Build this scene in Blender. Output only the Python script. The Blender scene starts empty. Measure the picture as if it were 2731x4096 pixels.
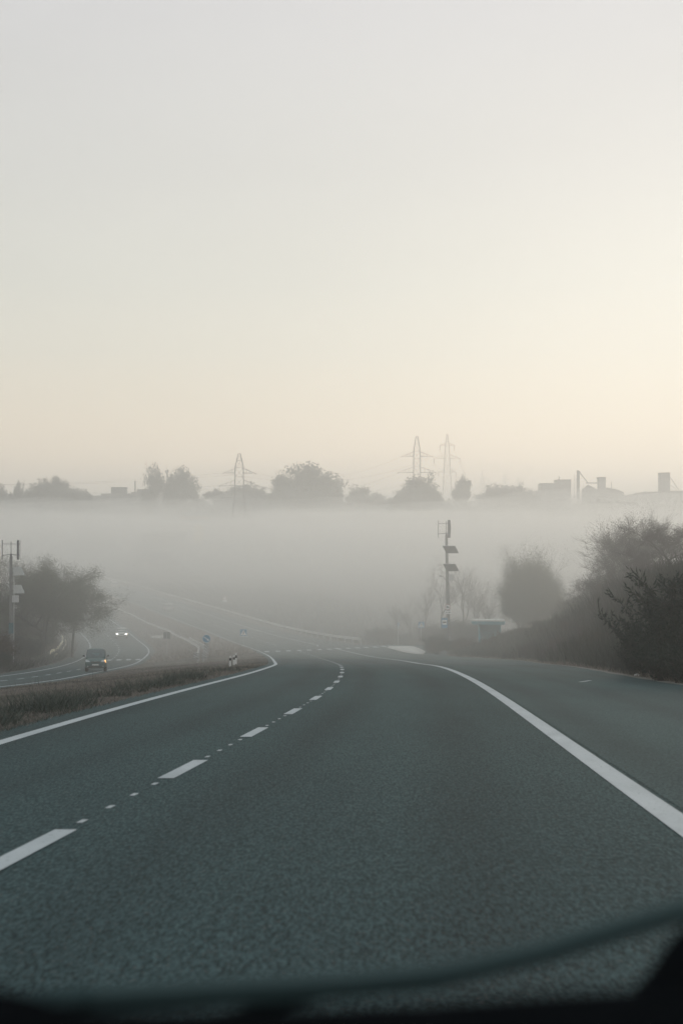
import bpy, bmesh, math, random
import numpy as np
from mathutils import Vector, Matrix

# ------------------------------------------------------------------ camera, sky, sun, exposure
SC = bpy.context.scene
COL = SC.collection
FPX, CX, CY, HZ = 6000.0, 1365.5, 2048.0, 2170.0     # focal length and principal point in photo pixels, level horizon row
PITCH = math.atan((HZ - CY) / FPX)
CAMZ = 1.25
cam_d = bpy.data.cameras.new('camera')
cam = bpy.data.objects.new('camera', cam_d); COL.objects.link(cam)
cam.location = (0, 0, CAMZ)
cam.rotation_euler = (math.pi / 2 + PITCH, 0, 0)
cam_d.sensor_fit = 'VERTICAL'; cam_d.sensor_height = 36.0; cam_d.sensor_width = 24.0
cam_d.lens = FPX / 4096.0 * 36.0
cam_d.clip_start = 0.05; cam_d.clip_end = 9000
cam_d.dof.use_dof = True; cam_d.dof.focus_distance = 110.0; cam_d.dof.aperture_fstop = 3.8
SC.camera = cam

SUN_EL, SUN_AZ = math.radians(7.8), math.radians(14.6)     # a low hazy sun, right of the view axis
w = bpy.data.worlds.new('World'); SC.world = w; w.use_nodes = True
nt = w.node_tree; nt.nodes.clear()
out = nt.nodes.new('ShaderNodeOutputWorld'); bg = nt.nodes.new('ShaderNodeBackground')
sky = nt.nodes.new('ShaderNodeTexSky'); sky.sky_type = 'NISHITA'; sky.sun_disc = False
sky.sun_elevation = SUN_EL; sky.sun_rotation = SUN_AZ
sky.air_density = 1.0; sky.dust_density = 6.0; sky.ozone_density = 1.0; sky.altitude = 100
hs = nt.nodes.new('ShaderNodeHueSaturation'); hs.inputs['Saturation'].default_value = 0.35
tco = nt.nodes.new('ShaderNodeTexCoord'); sep = nt.nodes.new('ShaderNodeSeparateXYZ'); rp = nt.nodes.new('ShaderNodeValToRGB')
nt.links.new(tco.outputs['Generated'], sep.inputs[0]); nt.links.new(sep.outputs['Z'], rp.inputs[0])
# thin high cloud, the same all round: cream at the horizon, grey above
SKY = [(0.0, (1.1, 0.87, 0.62)), (0.055, (1.08, 0.865, 0.62)), (0.09, (0.83, 0.735, 0.575)), (0.125, (0.69, 0.665, 0.57)), (0.17, (0.615, 0.62, 0.565)), (0.24, (0.575, 0.58, 0.56)), (0.34, (0.585, 0.585, 0.595)), (0.6, (0.55, 0.585, 0.605)), (1.0, (0.50, 0.575, 0.61))]
while len(rp.color_ramp.elements) < len(SKY): rp.color_ramp.elements.new(0.5)
for e, (p, c) in zip(rp.color_ramp.elements, SKY): e.position = p; e.color = (*c, 1)
tint = nt.nodes.new('ShaderNodeMix'); tint.data_type = 'RGBA'; tint.blend_type = 'ADD'
tint.inputs['Factor'].default_value = 1.0
sc1 = nt.nodes.new('ShaderNodeVectorMath'); sc1.operation = 'SCALE'; sc1.inputs['Scale'].default_value = 9.4
sc2 = nt.nodes.new('ShaderNodeVectorMath'); sc2.operation = 'SCALE'; sc2.inputs['Scale'].default_value = 0.035
nt.links.new(sky.outputs[0], hs.inputs['Color']); nt.links.new(hs.outputs[0], sc2.inputs[0]); 
cn = nt.nodes.new('ShaderNodeTexNoise'); cn.inputs['Scale'].default_value = 2.6; cn.inputs['Detail'].default_value = 5; cn.inputs['Roughness'].default_value = 0.55
cm = nt.nodes.new('ShaderNodeMapping'); cm.inputs['Scale'].default_value = (1.0, 1.0, 3.2); cm.inputs['Rotation'].default_value = (0.25, 0.5, 0)
cr = nt.nodes.new('ShaderNodeMapRange'); cr.inputs['From Min'].default_value = 0.3; cr.inputs['From Max'].default_value = 0.7; cr.inputs['To Min'].default_value = 0.965; cr.inputs['To Max'].default_value = 1.035
cx_ = nt.nodes.new('ShaderNodeVectorMath'); cx_.operation = 'SCALE'            # faint streaks in the high cloud
nt.links.new(tco.outputs['Generated'], cm.inputs[0]); nt.links.new(cm.outputs[0], cn.inputs['Vector']); nt.links.new(cn.outputs['Fac'], cr.inputs['Value'])
nt.links.new(rp.outputs[0], cx_.inputs[0]); nt.links.new(cr.outputs[0], cx_.inputs['Scale']); nt.links.new(cx_.outputs[0], sc1.inputs[0])
nt.links.new(sc1.outputs[0], tint.inputs[6]); nt.links.new(sc2.outputs[0], tint.inputs[7])
nt.links.new(tint.outputs[2], bg.inputs['Color'])
bg.inputs['Strength'].default_value = 0.12
nt.links.new(bg.outputs[0], out.inputs['Surface'])

sl = bpy.data.lights.new('sun', 'SUN'); sl.energy = 0.88; sl.angle = math.radians(10); sl.color = (1.0, 0.85, 0.67)
so = bpy.data.objects.new('sun', sl); COL.objects.link(so)
sdir = Vector((math.sin(SUN_AZ) * math.cos(SUN_EL), math.cos(SUN_AZ) * math.cos(SUN_EL), math.sin(SUN_EL)))
so.rotation_euler = (-sdir).to_track_quat('-Z', 'Y').to_euler()
so.location = (60, 200, 80)

SC.view_settings.view_transform = 'Standard'; SC.view_settings.look = 'None'
SC.view_settings.gamma = 1.0; SC.view_settings.use_curve_mapping = False
SC.view_settings.exposure = 0.0
SC.render.engine = 'CYCLES'
SC.cycles.use_denoising = True
SC.cycles.max_bounces = 8; SC.cycles.diffuse_bounces = 2; SC.cycles.glossy_bounces = 2
SC.cycles.transmission_bounces = 4; SC.cycles.transparent_max_bounces = 8; SC.cycles.volume_bounces = 6
SC.cycles.caustics_reflective = False; SC.cycles.caustics_refractive = False
SC.render.film_transparent = False

# ------------------------------------------------------------------ materials
MATS = {}
def mat(name, color, rough=0.8, var=0.0, scale=5.0, metal=0.0, bump=0.0, stretch=(1, 1, 1), spec=0.3, c2=None, emit=None, detail=4.0):
    if name in MATS: return MATS[name]
    m = bpy.data.materials.new(name); m.use_nodes = True
    n = m.node_tree.nodes; l = m.node_tree.links
    b = n['Principled BSDF']
    b.inputs['Base Color'].default_value = (*color, 1)
    b.inputs['Roughness'].default_value = rough
    b.inputs['Metallic'].default_value = metal
    b.inputs['Specular IOR Level'].default_value = spec
    if emit:
        b.inputs['Emission Color'].default_value = (*emit[0], 1); b.inputs['Emission Strength'].default_value = emit[1]
    if var or bump or c2:
        tc = n.new('ShaderNodeTexCoord'); mp = n.new('ShaderNodeMapping'); mp.inputs['Scale'].default_value = stretch
        nz = n.new('ShaderNodeTexNoise'); nz.inputs['Scale'].default_value = scale; nz.inputs['Detail'].default_value = detail
        nz.inputs['Roughness'].default_value = 0.65
        l.new(tc.outputs['Object'], mp.inputs[0]); l.new(mp.outputs[0], nz.inputs['Vector'])
        r = n.new('ShaderNodeValToRGB')
        a = [max(0, c * (1 - var)) for c in color]; z = c2 if c2 else [min(1, c * (1 + var)) for c in color]
        r.color_ramp.elements[0].position = 0.32; r.color_ramp.elements[1].position = 0.68
        r.color_ramp.elements[0].color = (*a, 1); r.color_ramp.elements[1].color = (*z, 1)
        l.new(nz.outputs['Fac'], r.inputs[0]); l.new(r.outputs[0], b.inputs['Base Color'])
        if bump:
            bp = n.new('ShaderNodeBump'); bp.inputs['Strength'].default_value = bump; bp.inputs['Distance'].default_value = 0.02
            l.new(nz.outputs['Fac'], bp.inputs['Height']); l.new(bp.outputs[0], b.inputs['Normal'])
    MATS[name] = m
    return m

def asphalt_material():
    m = bpy.data.materials.new('asphalt'); m.use_nodes = True
    n = m.node_tree.nodes; l = m.node_tree.links; b = n['Principled BSDF']
    tc = n.new('ShaderNodeTexCoord')
    def noise(sc, stretch, detail=3.0, rough=0.6):
        mp = n.new('ShaderNodeMapping'); mp.inputs['Scale'].default_value = stretch
        z = n.new('ShaderNodeTexNoise'); z.inputs['Scale'].default_value = sc; z.inputs['Detail'].default_value = detail
        z.inputs['Roughness'].default_value = rough
        l.new(tc.outputs['Object'], mp.inputs[0]); l.new(mp.outputs[0], z.inputs['Vector']); return z
    def ramp(z, p0, c0, p1, c1):
        r = n.new('ShaderNodeValToRGB'); r.color_ramp.elements[0].position = p0; r.color_ramp.elements[1].position = p1
        r.color_ramp.elements[0].color = (*c0, 1); r.color_ramp.elements[1].color = (*c1, 1)
        l.new(z.outputs['Fac'], r.inputs[0]); return r
    def mul(a, c):
        x = n.new('ShaderNodeMix'); x.data_type = 'RGBA'; x.blend_type = 'MULTIPLY'; x.inputs['Factor'].default_value = 1
        l.new(a.outputs[0] if a.bl_idname == 'ShaderNodeValToRGB' else a.outputs[2], x.inputs[6])
        l.new(c.outputs[0], x.inputs[7]); return x
    stones = ramp(noise(52, (1, 0.22, 1), 3.0, 0.75), 0.40, (0.010, 0.029, 0.033), 0.62, (0.052, 0.096, 0.103))
    fine = ramp(noise(120, (1, 0.5, 1), 2.0, 0.7), 0.3, (0.62, 0.62, 0.62), 0.7, (1.38, 1.36, 1.34))
    wheel = ramp(noise(0.45, (1, 0.06, 1), 3.0), 0.35, (0.82, 0.83, 0.84), 0.65, (1.13, 1.12, 1.11))
    patch = ramp(noise(0.11, (1, 0.5, 1), 4.0), 0.4, (0.88, 0.89, 0.9), 0.62, (1.1, 1.1, 1.08))
    # polished wheel tracks either side of each lane's middle
    at_ = n.new('ShaderNodeAttribute'); at_.attribute_name = 'lat'
    def math_(op, x, v=None):
        q = n.new('ShaderNodeMath'); q.operation = op
        l.new(x, q.inputs[0])
        if v is not None: q.inputs[1].default_value = v
        return q.outputs[0]
    wob = noise(0.3, (1, 0.1, 1), 2.0)
    ad = n.new('ShaderNodeMath'); ad.operation = 'ADD'; l.new(at_.outputs['Fac'], ad.inputs[0]); l.new(math_('MULTIPLY', wob.outputs['Fac'], 0.35), ad.inputs[1])
    dist = math_('ABSOLUTE', math_('SUBTRACT', math_('ABSOLUTE', math_('SUBTRACT', math_('FLOORED_MODULO', ad.outputs[0], 3.7), 1.85)), 0.88))
    tr = n.new('ShaderNodeValToRGB'); tr.color_ramp.elements[0].position = 0.08; tr.color_ramp.elements[1].position = 0.5
    tr.color_ramp.elements[0].color = (0.86, 0.865, 0.87, 1); tr.color_ramp.elements[1].color = (1.07, 1.065, 1.06, 1); l.new(dist, tr.inputs[0])
    c = mul(mul(mul(mul(stones, fine), wheel), patch), tr)
    # brownish stone flecks
    fl = ramp(noise(60, (1, 0.25, 1), 2.0, 0.6), 0.60, (0, 0, 0), 0.70, (0.32, 0.32, 0.32))
    fx = n.new('ShaderNodeMix'); fx.data_type = 'RGBA'; l.new(fl.outputs[0], fx.inputs['Factor']); l.new(c.outputs[2], fx.inputs[6]); fx.inputs[7].default_value = (0.13, 0.115, 0.105, 1)
    c = fx
    l.new(c.outputs[2], b.inputs['Base Color'])
    b.inputs['Roughness'].default_value = 0.9; b.inputs['Specular IOR Level'].default_value = 0.12
    bp = n.new('ShaderNodeBump'); bp.inputs['Strength'].default_value = 0.5; bp.inputs['Distance'].default_value = 0.01
    z = noise(60, (1, 0.6, 1), 3.0); l.new(z.outputs['Fac'], bp.inputs['Height']); l.new(bp.outputs[0], b.inputs['Normal'])
    return m
MATS['asphalt'] = asphalt_material()
def paint_material():
    m = bpy.data.materials.new('paint'); m.use_nodes = True; n = m.node_tree.nodes; l = m.node_tree.links; b = n['Principled BSDF']
    tc = n.new('ShaderNodeTexCoord')
    def nz(sc, st, d):
        mp = n.new('ShaderNodeMapping'); mp.inputs['Scale'].default_value = st; z = n.new('ShaderNodeTexNoise'); z.inputs['Scale'].default_value = sc; z.inputs['Detail'].default_value = d; z.inputs['Roughness'].default_value = 0.7
        l.new(tc.outputs['Object'], mp.inputs[0]); l.new(mp.outputs[0], z.inputs['Vector']); return z
    r = n.new('ShaderNodeValToRGB'); r.color_ramp.elements[0].position = 0.3; r.color_ramp.elements[1].position = 0.7
    r.color_ramp.elements[0].color = (0.36, 0.40, 0.42, 1); r.color_ramp.elements[1].color = (0.47, 0.51, 0.53, 1); l.new(nz(2.2, (1, 0.3, 1), 5.0).outputs['Fac'], r.inputs[0])
    wr = n.new('ShaderNodeValToRGB'); wr.color_ramp.elements[0].position = 0.60; wr.color_ramp.elements[1].position = 0.72; wr.color_ramp.elements[1].color = (0.75, 0.75, 0.75, 1)
    l.new(nz(38, (1, 0.4, 1), 4.0).outputs['Fac'], wr.inputs[0])
    mx = n.new('ShaderNodeMix'); mx.data_type = 'RGBA'; l.new(wr.outputs[0], mx.inputs['Factor']); l.new(r.outputs[0], mx.inputs[6]); mx.inputs[7].default_value = (0.06, 0.085, 0.09, 1)
    l.new(mx.outputs[2], b.inputs['Base Color']); b.inputs['Roughness'].default_value = 0.75; b.inputs['Specular IOR Level'].default_value = 0.15
    return m
MATS['paint'] = paint_material()
mat('ground', (0.065, 0.06, 0.054), 0.98, var=0.4, scale=1.3, bump=0.4, c2=(0.12, 0.105, 0.092), spec=0.05)
mat('soil', (0.16, 0.14, 0.115), 0.95, var=0.3, scale=3, bump=0.4)
mat('concrete', (0.5, 0.49, 0.46), 0.85, var=0.15, scale=2.5, bump=0.15)
mat('galv', (0.42, 0.44, 0.45), 0.45, var=0.12, scale=3, metal=0.7, spec=0.5)
mat('steel_dark', (0.14, 0.145, 0.15), 0.55, var=0.15, scale=6, metal=0.4)
mat('pole_concrete', (0.2, 0.2, 0.2), 0.85, var=0.2, scale=4, bump=0.2)

# ------------------------------------------------------------------ object helpers
def tag(o, label=None, cat=None, group=None, kind=None):
    if label: o['label'] = label
    if cat: o['category'] = cat
    if group: o['group'] = group
    if kind: o['kind'] = kind
    return o
def empty(name, loc, rz=0.0, rx=0.0, ry=0.0):
    o = bpy.data.objects.new(name, None); COL.objects.link(o)
    o.location = loc; o.rotation_euler = (rx, ry, rz); o.empty_display_size = 0.2
    return o
def M(x): return MATS[x] if isinstance(x, str) else x
def meshobj(name, verts, faces, m=None, parent=None, smooth=False, loc=None):
    me = bpy.data.meshes.new(name)
    me.from_pydata([tuple(map(float, v)) for v in verts], [], [tuple(int(i) for i in f) for f in faces])
    if m is not None: me.materials.append(M(m))
    if smooth:
        me.polygons.foreach_set('use_smooth', [True] * len(me.polygons))
    me.update()
    o = bpy.data.objects.new(name, me); COL.objects.link(o)
    if parent is not None: o.parent = parent
    if loc is not None: o.location = loc
    return o
def fastmesh(name, V, Fq, m=None, parent=None, smooth=False):
    """numpy verts (N,3) and faces (K,3|4)"""
    V = np.asarray(V, np.float32); Fq = np.asarray(Fq, np.int32); k = Fq.shape[1]
    me = bpy.data.meshes.new(name)
    me.vertices.add(len(V)); me.vertices.foreach_set('co', V.ravel())
    me.loops.add(Fq.size); me.loops.foreach_set('vertex_index', Fq.ravel())
    me.polygons.add(len(Fq)); me.polygons.foreach_set('loop_start', np.arange(len(Fq), dtype=np.int32) * k)
    me.polygons.foreach_set('loop_total', np.full(len(Fq), k, np.int32))
    if smooth: me.polygons.foreach_set('use_smooth', np.ones(len(Fq), bool))
    if m is not None: me.materials.append(M(m))
    me.update(calc_edges=True)
    o = bpy.data.objects.new(name, me); COL.objects.link(o)
    if parent is not None: o.parent = parent
    return o
class MB:
    """collects boxes, tubes, lofts into one mesh"""
    def __init__(s): s.v = []; s.f = []
    def add(s, vs, fs):
        k = len(s.v); s.v += [tuple(v) for v in vs]; s.f += [tuple(i + k for i in f) for f in fs]; return s
    def box(s, x0, x1, y0, y1, z0, z1):
        vs = [(x0,y0,z0),(x1,y0,z0),(x1,y1,z0),(x0,y1,z0),(x0,y0,z1),(x1,y0,z1),(x1,y1,z1),(x0,y1,z1)]
        return s.add(vs, [(0,3,2,1),(4,5,6,7),(0,1,5,4),(1,2,6,5),(2,3,7,6),(3,0,4,7)])
    def obox(s, c, half, R):
        vs = []
        for dz in (-1, 1):
            for dx, dy in ((-1,-1),(1,-1),(1,1),(-1,1)):
                vs.append(Vector(c) + R @ Vector((dx*half[0], dy*half[1], dz*half[2])))
        return s.add(vs, [(0,3,2,1),(4,5,6,7),(0,1,5,4),(1,2,6,5),(2,3,7,6),(3,0,4,7)])
    def tube(s, p, q, r0, r1=None, n=6, cap=True):
        p = Vector(p); q = Vector(q); r1 = r0 if r1 is None else r1
        d = (q - p); 
        if d.length < 1e-6: return s
        d.normalize(); a = d.orthogonal().normalized(); b = d.cross(a)
        vs = []
        for c, r in ((p, r0), (q, r1)):
            for i in range(n):
                t = 2 * math.pi * i / n; vs.append(c + (a * math.cos(t) + b * math.sin(t)) * r)
        fs = [(i, (i+1) % n, n + (i+1) % n, n + i) for i in range(n)]
        if cap: fs += [tuple(range(n-1, -1, -1)), tuple(range(n, 2*n))]
        return s.add(vs, fs)
    def path(s, pts, r, n=6):
        for a, b in zip(pts[:-1], pts[1:]): s.tube(a, b, r, r, n)
        return s
    def loft(s, rings, cap=True, closed=True):
        n = len(rings[0]); vs = [v for r in rings for v in r]; fs = []
        for k in range(len(rings) - 1):
            for i in range(n if closed else n - 1):
                j = (i + 1) % n
                fs.append((k*n + i, k*n + j, (k+1)*n + j, (k+1)*n + i))
        if cap: fs += [tuple(range(n-1, -1, -1)), tuple((len(rings)-1)*n + i for i in range(n))]
        return s.add(vs, fs)
    def disc(s, c, r, t, n=24, axis='y'):
        """disc facing -axis with thickness t"""
        c = Vector(c); A = {'y': (Vector((1,0,0)), Vector((0,0,1)), Vector((0,1,0))), 'x': (Vector((0,1,0)), Vector((0,0,1)), Vector((1,0,0)))}[axis]
        rings = [[c + A[2]*o + A[0]*(r*math.cos(2*math.pi*i/n)) + A[1]*(r*math.sin(2*math.pi*i/n)) for i in range(n)] for o in (-t/2, t/2)]
        return s.loft(rings)
    def build(s, name, m=None, parent=None, smooth=False, loc=None):
        o = meshobj(name, s.v, s.f, m, parent, smooth, loc)
        bm = bmesh.new(); bm.from_mesh(o.data); bmesh.ops.recalc_face_normals(bm, faces=bm.faces); bm.to_mesh(o.data); bm.free()
        return o
def copy_tree(o, parent=None):
    c = o.copy(); COL.objects.link(c); c.parent = parent
    for ch in list(o.children): copy_tree(ch, c)
    return c

# ------------------------------------------------------------------ pixel -> place
FWD = Vector((0, math.cos(PITCH), math.sin(PITCH))); UP = Vector((0, -math.sin(PITCH), math.cos(PITCH)))
def ray(px, py):
    d = Vector(((px - CX) / FPX, 0, 0)) + FWD + UP * ((CY - py) / FPX)
    return d / d.y                                          # scaled so that y advances 1 m
def at(px, py, Y):
    d = ray(px, py); return Vector((d.x * Y, Y, CAMZ + d.z * Y))

# road profile: height relative to the camera against distance
PROF = [(-400, 24.0), (-60, 2.5), (0, -1.25), (15, -2.19), (30, -3.13), (45, -4.07), (62, -5.17), (90, -7.22), (110, -8.62), (130, -9.92), (148, -10.95), (163, -11.68),
        (182, -12.45), (201, -12.86), (215, -12.98), (230, -12.9), (245, -12.56), (262, -12.03), (300, -10.85), (340, -9.6), (380, -8.8), (420, -8.2), (500, -5.6), (560, -1.6),
        (610, 4.0), (660, 9.6), (700, 13.0), (740, 15.0), (800, 17.0), (1000, 22.0), (1600, 34), (3400, 52)]
def hermite(pts, x):
    X = np.array([p[0] for p in pts], float); Z = np.array([p[1] for p in pts], float)
    d = np.gradient(Z, X); x = np.asarray(x, float)
    i = np.clip(np.searchsorted(X, x) - 1, 0, len(X) - 2); h = X[i+1] - X[i]; t = np.clip((x - X[i]) / h, 0, 1)
    return ((2*t**3 - 3*t**2 + 1)*Z[i] + (t**3 - 2*t**2 + t)*h*d[i] + (-2*t**3 + 3*t**2)*Z[i+1] + (t**3 - t**2)*h*d[i+1])
RY = np.concatenate([[-400, -250, -150, -100, -60, -40, -25, -15, -8, -4], np.arange(0, 60, 1.0), np.arange(60, 240, 1.5), np.arange(240, 440, 3.0),
                     np.arange(440, 760, 8.0), np.arange(760, 1000, 30.0), np.arange(1000, 3401, 150.0)])
RZ = hermite(PROF, RY) + CAMZ
def g(Y): return np.interp(Y, RY, RZ)
DEL = np.interp(RY, [60, 100, 160, 235, 330, 430], [1.25, 1.2, 0.9, 0.8, 0.4, 0.0])
def delta(Y): return np.interp(Y, RY, DEL)
def gl(Y): return np.interp(Y, RY, RZ - DEL)
def hit(px, py, surf=g, y0=4.0, y1=900.0):
    d = ray(px, py); Ys = np.arange(y0, y1, 0.25); zz = CAMZ + d.z * Ys; s = surf(Ys) if surf is not T else T(d.x * Ys, Ys)
    k = np.argmax(zz <= s)
    if zz[k] > s[k]: raise ValueError(('no hit', px, py))
    Y = Ys[k] if k == 0 else Ys[k-1] + 0.25 * (zz[k-1]-s[k-1]) / max(1e-9, (zz[k-1]-s[k-1]) - (zz[k]-s[k]))
    return Vector((d.x * Y, Y, CAMZ + d.z * Y))
def curve(pxs, surf, pre=(), post=(), smooth=True):
    pts = list(pre) + [tuple(hit(x, y, surf))[:2] for x, y in pxs] + list(post)
    pts = sorted(pts, key=lambda p: p[1])
    Xs = np.array([p[0] for p in pts]); Ys = np.array([p[1] for p in pts])
    def f(Y): return np.interp(Y, Ys, Xs)
    if not smooth: return f
    yy = np.arange(Ys[0], Ys[-1] + 1, 1.0); xx = f(yy)      # smooth in plan, window growing with distance
    for _ in range(2):
        k = 9; xp = np.pad(xx, k, mode='reflect', reflect_type='odd'); xx = np.convolve(xp, np.ones(2*k+1)/(2*k+1), 'valid')
    return lambda Y: np.interp(Y, yy, xx)
def T(X, Y): pass
left_line = curve([(0,2965),(280,2886),(560,2805),(890,2722),(1010,2693),(1080,2672),(1108,2658),(1092,2636),(1076,2622),(1040,2604),(973,2580),(828,2522),(643,2453),(500,2400),(359,2348)], g,
                  pre=[(-4.0,-400),(-4.05,0)], post=[(-84,430),(-112,520)])
mid_line = curve([(268,3321),(634,3113),(817,3044),(1061,2912),(1198,2838),(1284,2787),(1333,2752),(1362,2723),(1371,2696),(1372,2680),(1366,2664),(1345,2653),(1318,2644),(1273,2629),(1240,2618),(1197,2603),(1059,2564),(937,2526),(804,2479),(606,2392)], g,
                 pre=[(-6.3,-60),(-2.42,0)], post=[(-76,430)])
edge_line = curve([(2731,3310),(2289,2993),(2000,2784),(1883,2713),(1806,2680),(1714,2659),(1615,2642),(1500,2629),(1420,2612),(1352,2596)], g, pre=[(-1.1,-60),(1.79,0)], post=[(-1.0,172)])
far_edge = curve([(1271,2580),(1200,2564),(973,2502),(714,2421),(500,2349),(385,2294)], g, post=[(-100,520)])
asph_r = curve([(2731,2742),(2536,2708),(2229,2660),(2100,2641),(1902,2629),(1768,2623),(1690,2618)], g, pre=[(9,-400),(9,0),(9,25)], post=[(8.5,150),(20,156)])
rail_r = curve([(1447,2577),(1336,2563),(1217,2540),(1050,2497),(893,2452),(634,2378),(567,2357)], g, post=[(-80,430),(-100,520)])
in_line = curve([(513,2525),(600,2594),(603,2603),(574,2636),(528,2663),(429,2679),(340,2412-14+10)], gl, pre=[(-18,-400),(-18.2,60),(-18.6,95)], post=[(-112,430),(-145,520)])
out_line = curve([(209,2450),(325,2529),(369,2578),(337,2634),(230,2670),(0,2707)], gl, pre=[(-27,-400),(-26,60)], post=[(-118,430),(-152,520)])
in_line0, out_line0 = in_line, out_line
def asph_l_left(Y): return out_line(Y) - 1.6
def asph_l_right(Y): return in_line(Y) + 0.7
def main_left(Y): return left_line(Y) - 0.55
def main_right(Y):
    Y = np.asarray(Y, float)
    a = asph_r(np.minimum(Y, 149.0)); b = rail_r(np.maximum(Y, 186.0)) - 0.9
    t = np.clip((Y - 149) / 8.0, 0, 1)
    side = 40.0
    out = np.where(Y < 149, a, np.where(Y < 157, a + (side - a) * (t * t), np.where(Y < 183, side, b)))
    return out
def vnoise(X, Y, s, seed=0):
    X = np.asarray(X, float) / s; Y = np.asarray(Y, float) / s
    xi = np.floor(X).astype(np.int64); yi = np.floor(Y).astype(np.int64); fx = X - xi; fy = Y - yi
    fx = fx*fx*(3-2*fx); fy = fy*fy*(3-2*fy)
    def h(a, b):
        n = (a * 374761393 + b * 668265263 + seed * 69069) & 0x7fffffff
        n = ((n ^ (n >> 13)) * 1274126177) & 0x7fffffff
        return ((n ^ (n >> 16)) & 0xffff) / 65535.0
    return (h(xi,yi)*(1-fx) + h(xi+1,yi)*fx)*(1-fy) + (h(xi,yi+1)*(1-fx) + h(xi+1,yi+1)*fx)*fy
def T(X, Y):
    """ground height"""
    X, Y = np.broadcast_arrays(np.asarray(X, float), np.asarray(Y, float))
    z = g(Y); d = delta(Y)
    ml, mr, il, ol = main_left(Y), main_right(Y), asph_l_right(Y), asph_l_left(Y)
    t = np.clip((ml - 0.6 - X) / np.maximum(ml - il - 1.6, 0.5), 0, 1)
    z = z - d * t
    rough = 0.16 * (vnoise(X, Y, 3.1, 1) - 0.5) + 0.3 * (vnoise(X, Y, 11, 2) - 0.5)
    on_med = np.clip((ml - 0.4 - X) / 2.0, 0, 1) * np.clip((X - il - 0.3) / 2.0, 0, 1)
    off_r = np.clip((X - mr - 0.2) / 1.5, 0, 1)
    off_l = np.clip((ol - 0.3 - X) / 1.5, 0, 1)
    grow = np.clip((Y + 30) / 40, 0, 1)
    z = z + rough * (0.7*on_med + off_r * grow + off_l)
    bank = np.interp(Y, [-60, 0, 30, 60, 95, 125, 150, 157, 183, 200, 300], [4.2, 4.2, 4.0, 4.1, 4.2, 2.7, 0.9, 0.2, -0.2, -0.8, 0])
    s = np.clip((X - mr - 0.5) / 5.2, 0, 1); z = z + bank * s * s * (3 - 2*s)
    bl = np.interp(Y, [-60, 60, 120, 170, 260, 420], [1.0, 1.0, 0.6, 0.3, 0.3, 0.0]); s = np.clip((ol - 2.0 - X) / 8, 0, 1); z = z + bl * s*s*(3-2*s)
    z = z + np.clip((Y - 430) / 150, 0, 1) * (3.4 * (vnoise(X, Y, 120, 5) - 0.5) + 1.6 * (vnoise(X, Y, 37, 6) - 0.5))
    sunk = (X > ml + 0.25) & (X < mr - 0.25) & (Y < 520) | (X > ol + 0.25) & (X < il - 0.25) & (Y < 520)
    return z - np.where(sunk, 0.09, 0.0)
mat('grit', (0.17, 0.165, 0.15), 0.95, var=0.4, scale=6, bump=0.3)
# ------------------------------------------------------------------ ground
XC = np.concatenate([[-2600,-1500,-900,-600,-400,-300,-230,-180,-150], np.arange(-130, -60, 2.5), np.arange(-60, 24, 0.7), np.arange(24, 70, 2.0), [75,85,100,125,160,210,280,380,520,760,1100,1700,2600]])
gx, gy = np.meshgrid(XC, RY)
gz = T(gx, gy)
nR, nC = gx.shape
idx = np.arange(nR * nC).reshape(nR, nC)
Fq = np.stack([idx[:-1,:-1], idx[:-1,1:], idx[1:,1:], idx[1:,:-1]], -1).reshape(-1, 4)
ground = fastmesh('ground', np.stack([gx, gy, gz], -1).reshape(-1, 3), Fq, 'ground', smooth=True)
tag(ground, kind='structure')

def ribbon(name, fl, fr, surf, y0, y1, dz, m, parent=None, nx=1, lat=None):
    ys = np.unique(np.concatenate([[y0], RY[(RY > y0) & (RY < y1)], [y1]]))
    V = []; F_ = []
    for k in range(nx + 1):
        t = k / nx; V.append(np.stack([fl(ys)*(1-t) + fr(ys)*t, ys, surf(ys) + dz], -1))
    V = np.stack(V, 1); n = len(ys); ii = np.arange(n*(nx+1)).reshape(n, nx+1)
    F_ = np.stack([ii[:-1,:-1], ii[:-1,1:], ii[1:,1:], ii[1:,:-1]], -1).reshape(-1, 4)
    o = fastmesh(name, V.reshape(-1, 3), F_, m, parent)
    if lat is not None:
        a_ = o.data.attributes.new('lat', 'FLOAT', 'POINT'); a_.data.foreach_set('value', (V[:, :, 0] - lat(V[:, :, 1])).ravel().astype(np.float32))
    return o
def line(name, fc, surf, y0, y1, wdt, dz, parent, m='paint'):
    e = 0.5
    def hw(Y): s = (fc(np.asarray(Y)+e) - fc(np.asarray(Y)-e)) / (2*e); return wdt/2*np.sqrt(1+s*s)
    return ribbon(name, lambda Y: fc(Y)-hw(Y), lambda Y: fc(Y)+hw(Y), surf, y0, y1, dz, m, parent)
road = ribbon('road', main_left, main_right, g, -60, 520, 0.0, 'asphalt', nx=6, lat=mid_line); tag(road, kind='structure')
road_l = ribbon('opposite_road', asph_l_left, asph_l_right, gl, -60, 520, 0.0, 'asphalt', nx=4, lat=lambda Y: 0.5*(in_line(Y)+out_line(Y))); tag(road_l, kind='structure')
MATS['asphalt_old'] = MATS['asphalt'].copy()
for nd in MATS['asphalt_old'].node_tree.nodes:                # older, paler surface of the lay-by
    if nd.type == 'VALTORGB' and nd.color_ramp.elements[0].color[0] < 0.1:
        nd.color_ramp.elements[0].color = (0.020, 0.046, 0.050, 1); nd.color_ramp.elements[1].color = (0.058, 0.102, 0.108, 1)
lay = ribbon('lay_by', lambda Y: edge_line(Y) + 0.16, lambda Y: asph_r(Y) - 0.12, g, -60, 148.5, 0.004, 'asphalt_old', nx=3, lat=mid_line); tag(lay, kind='structure')
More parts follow.
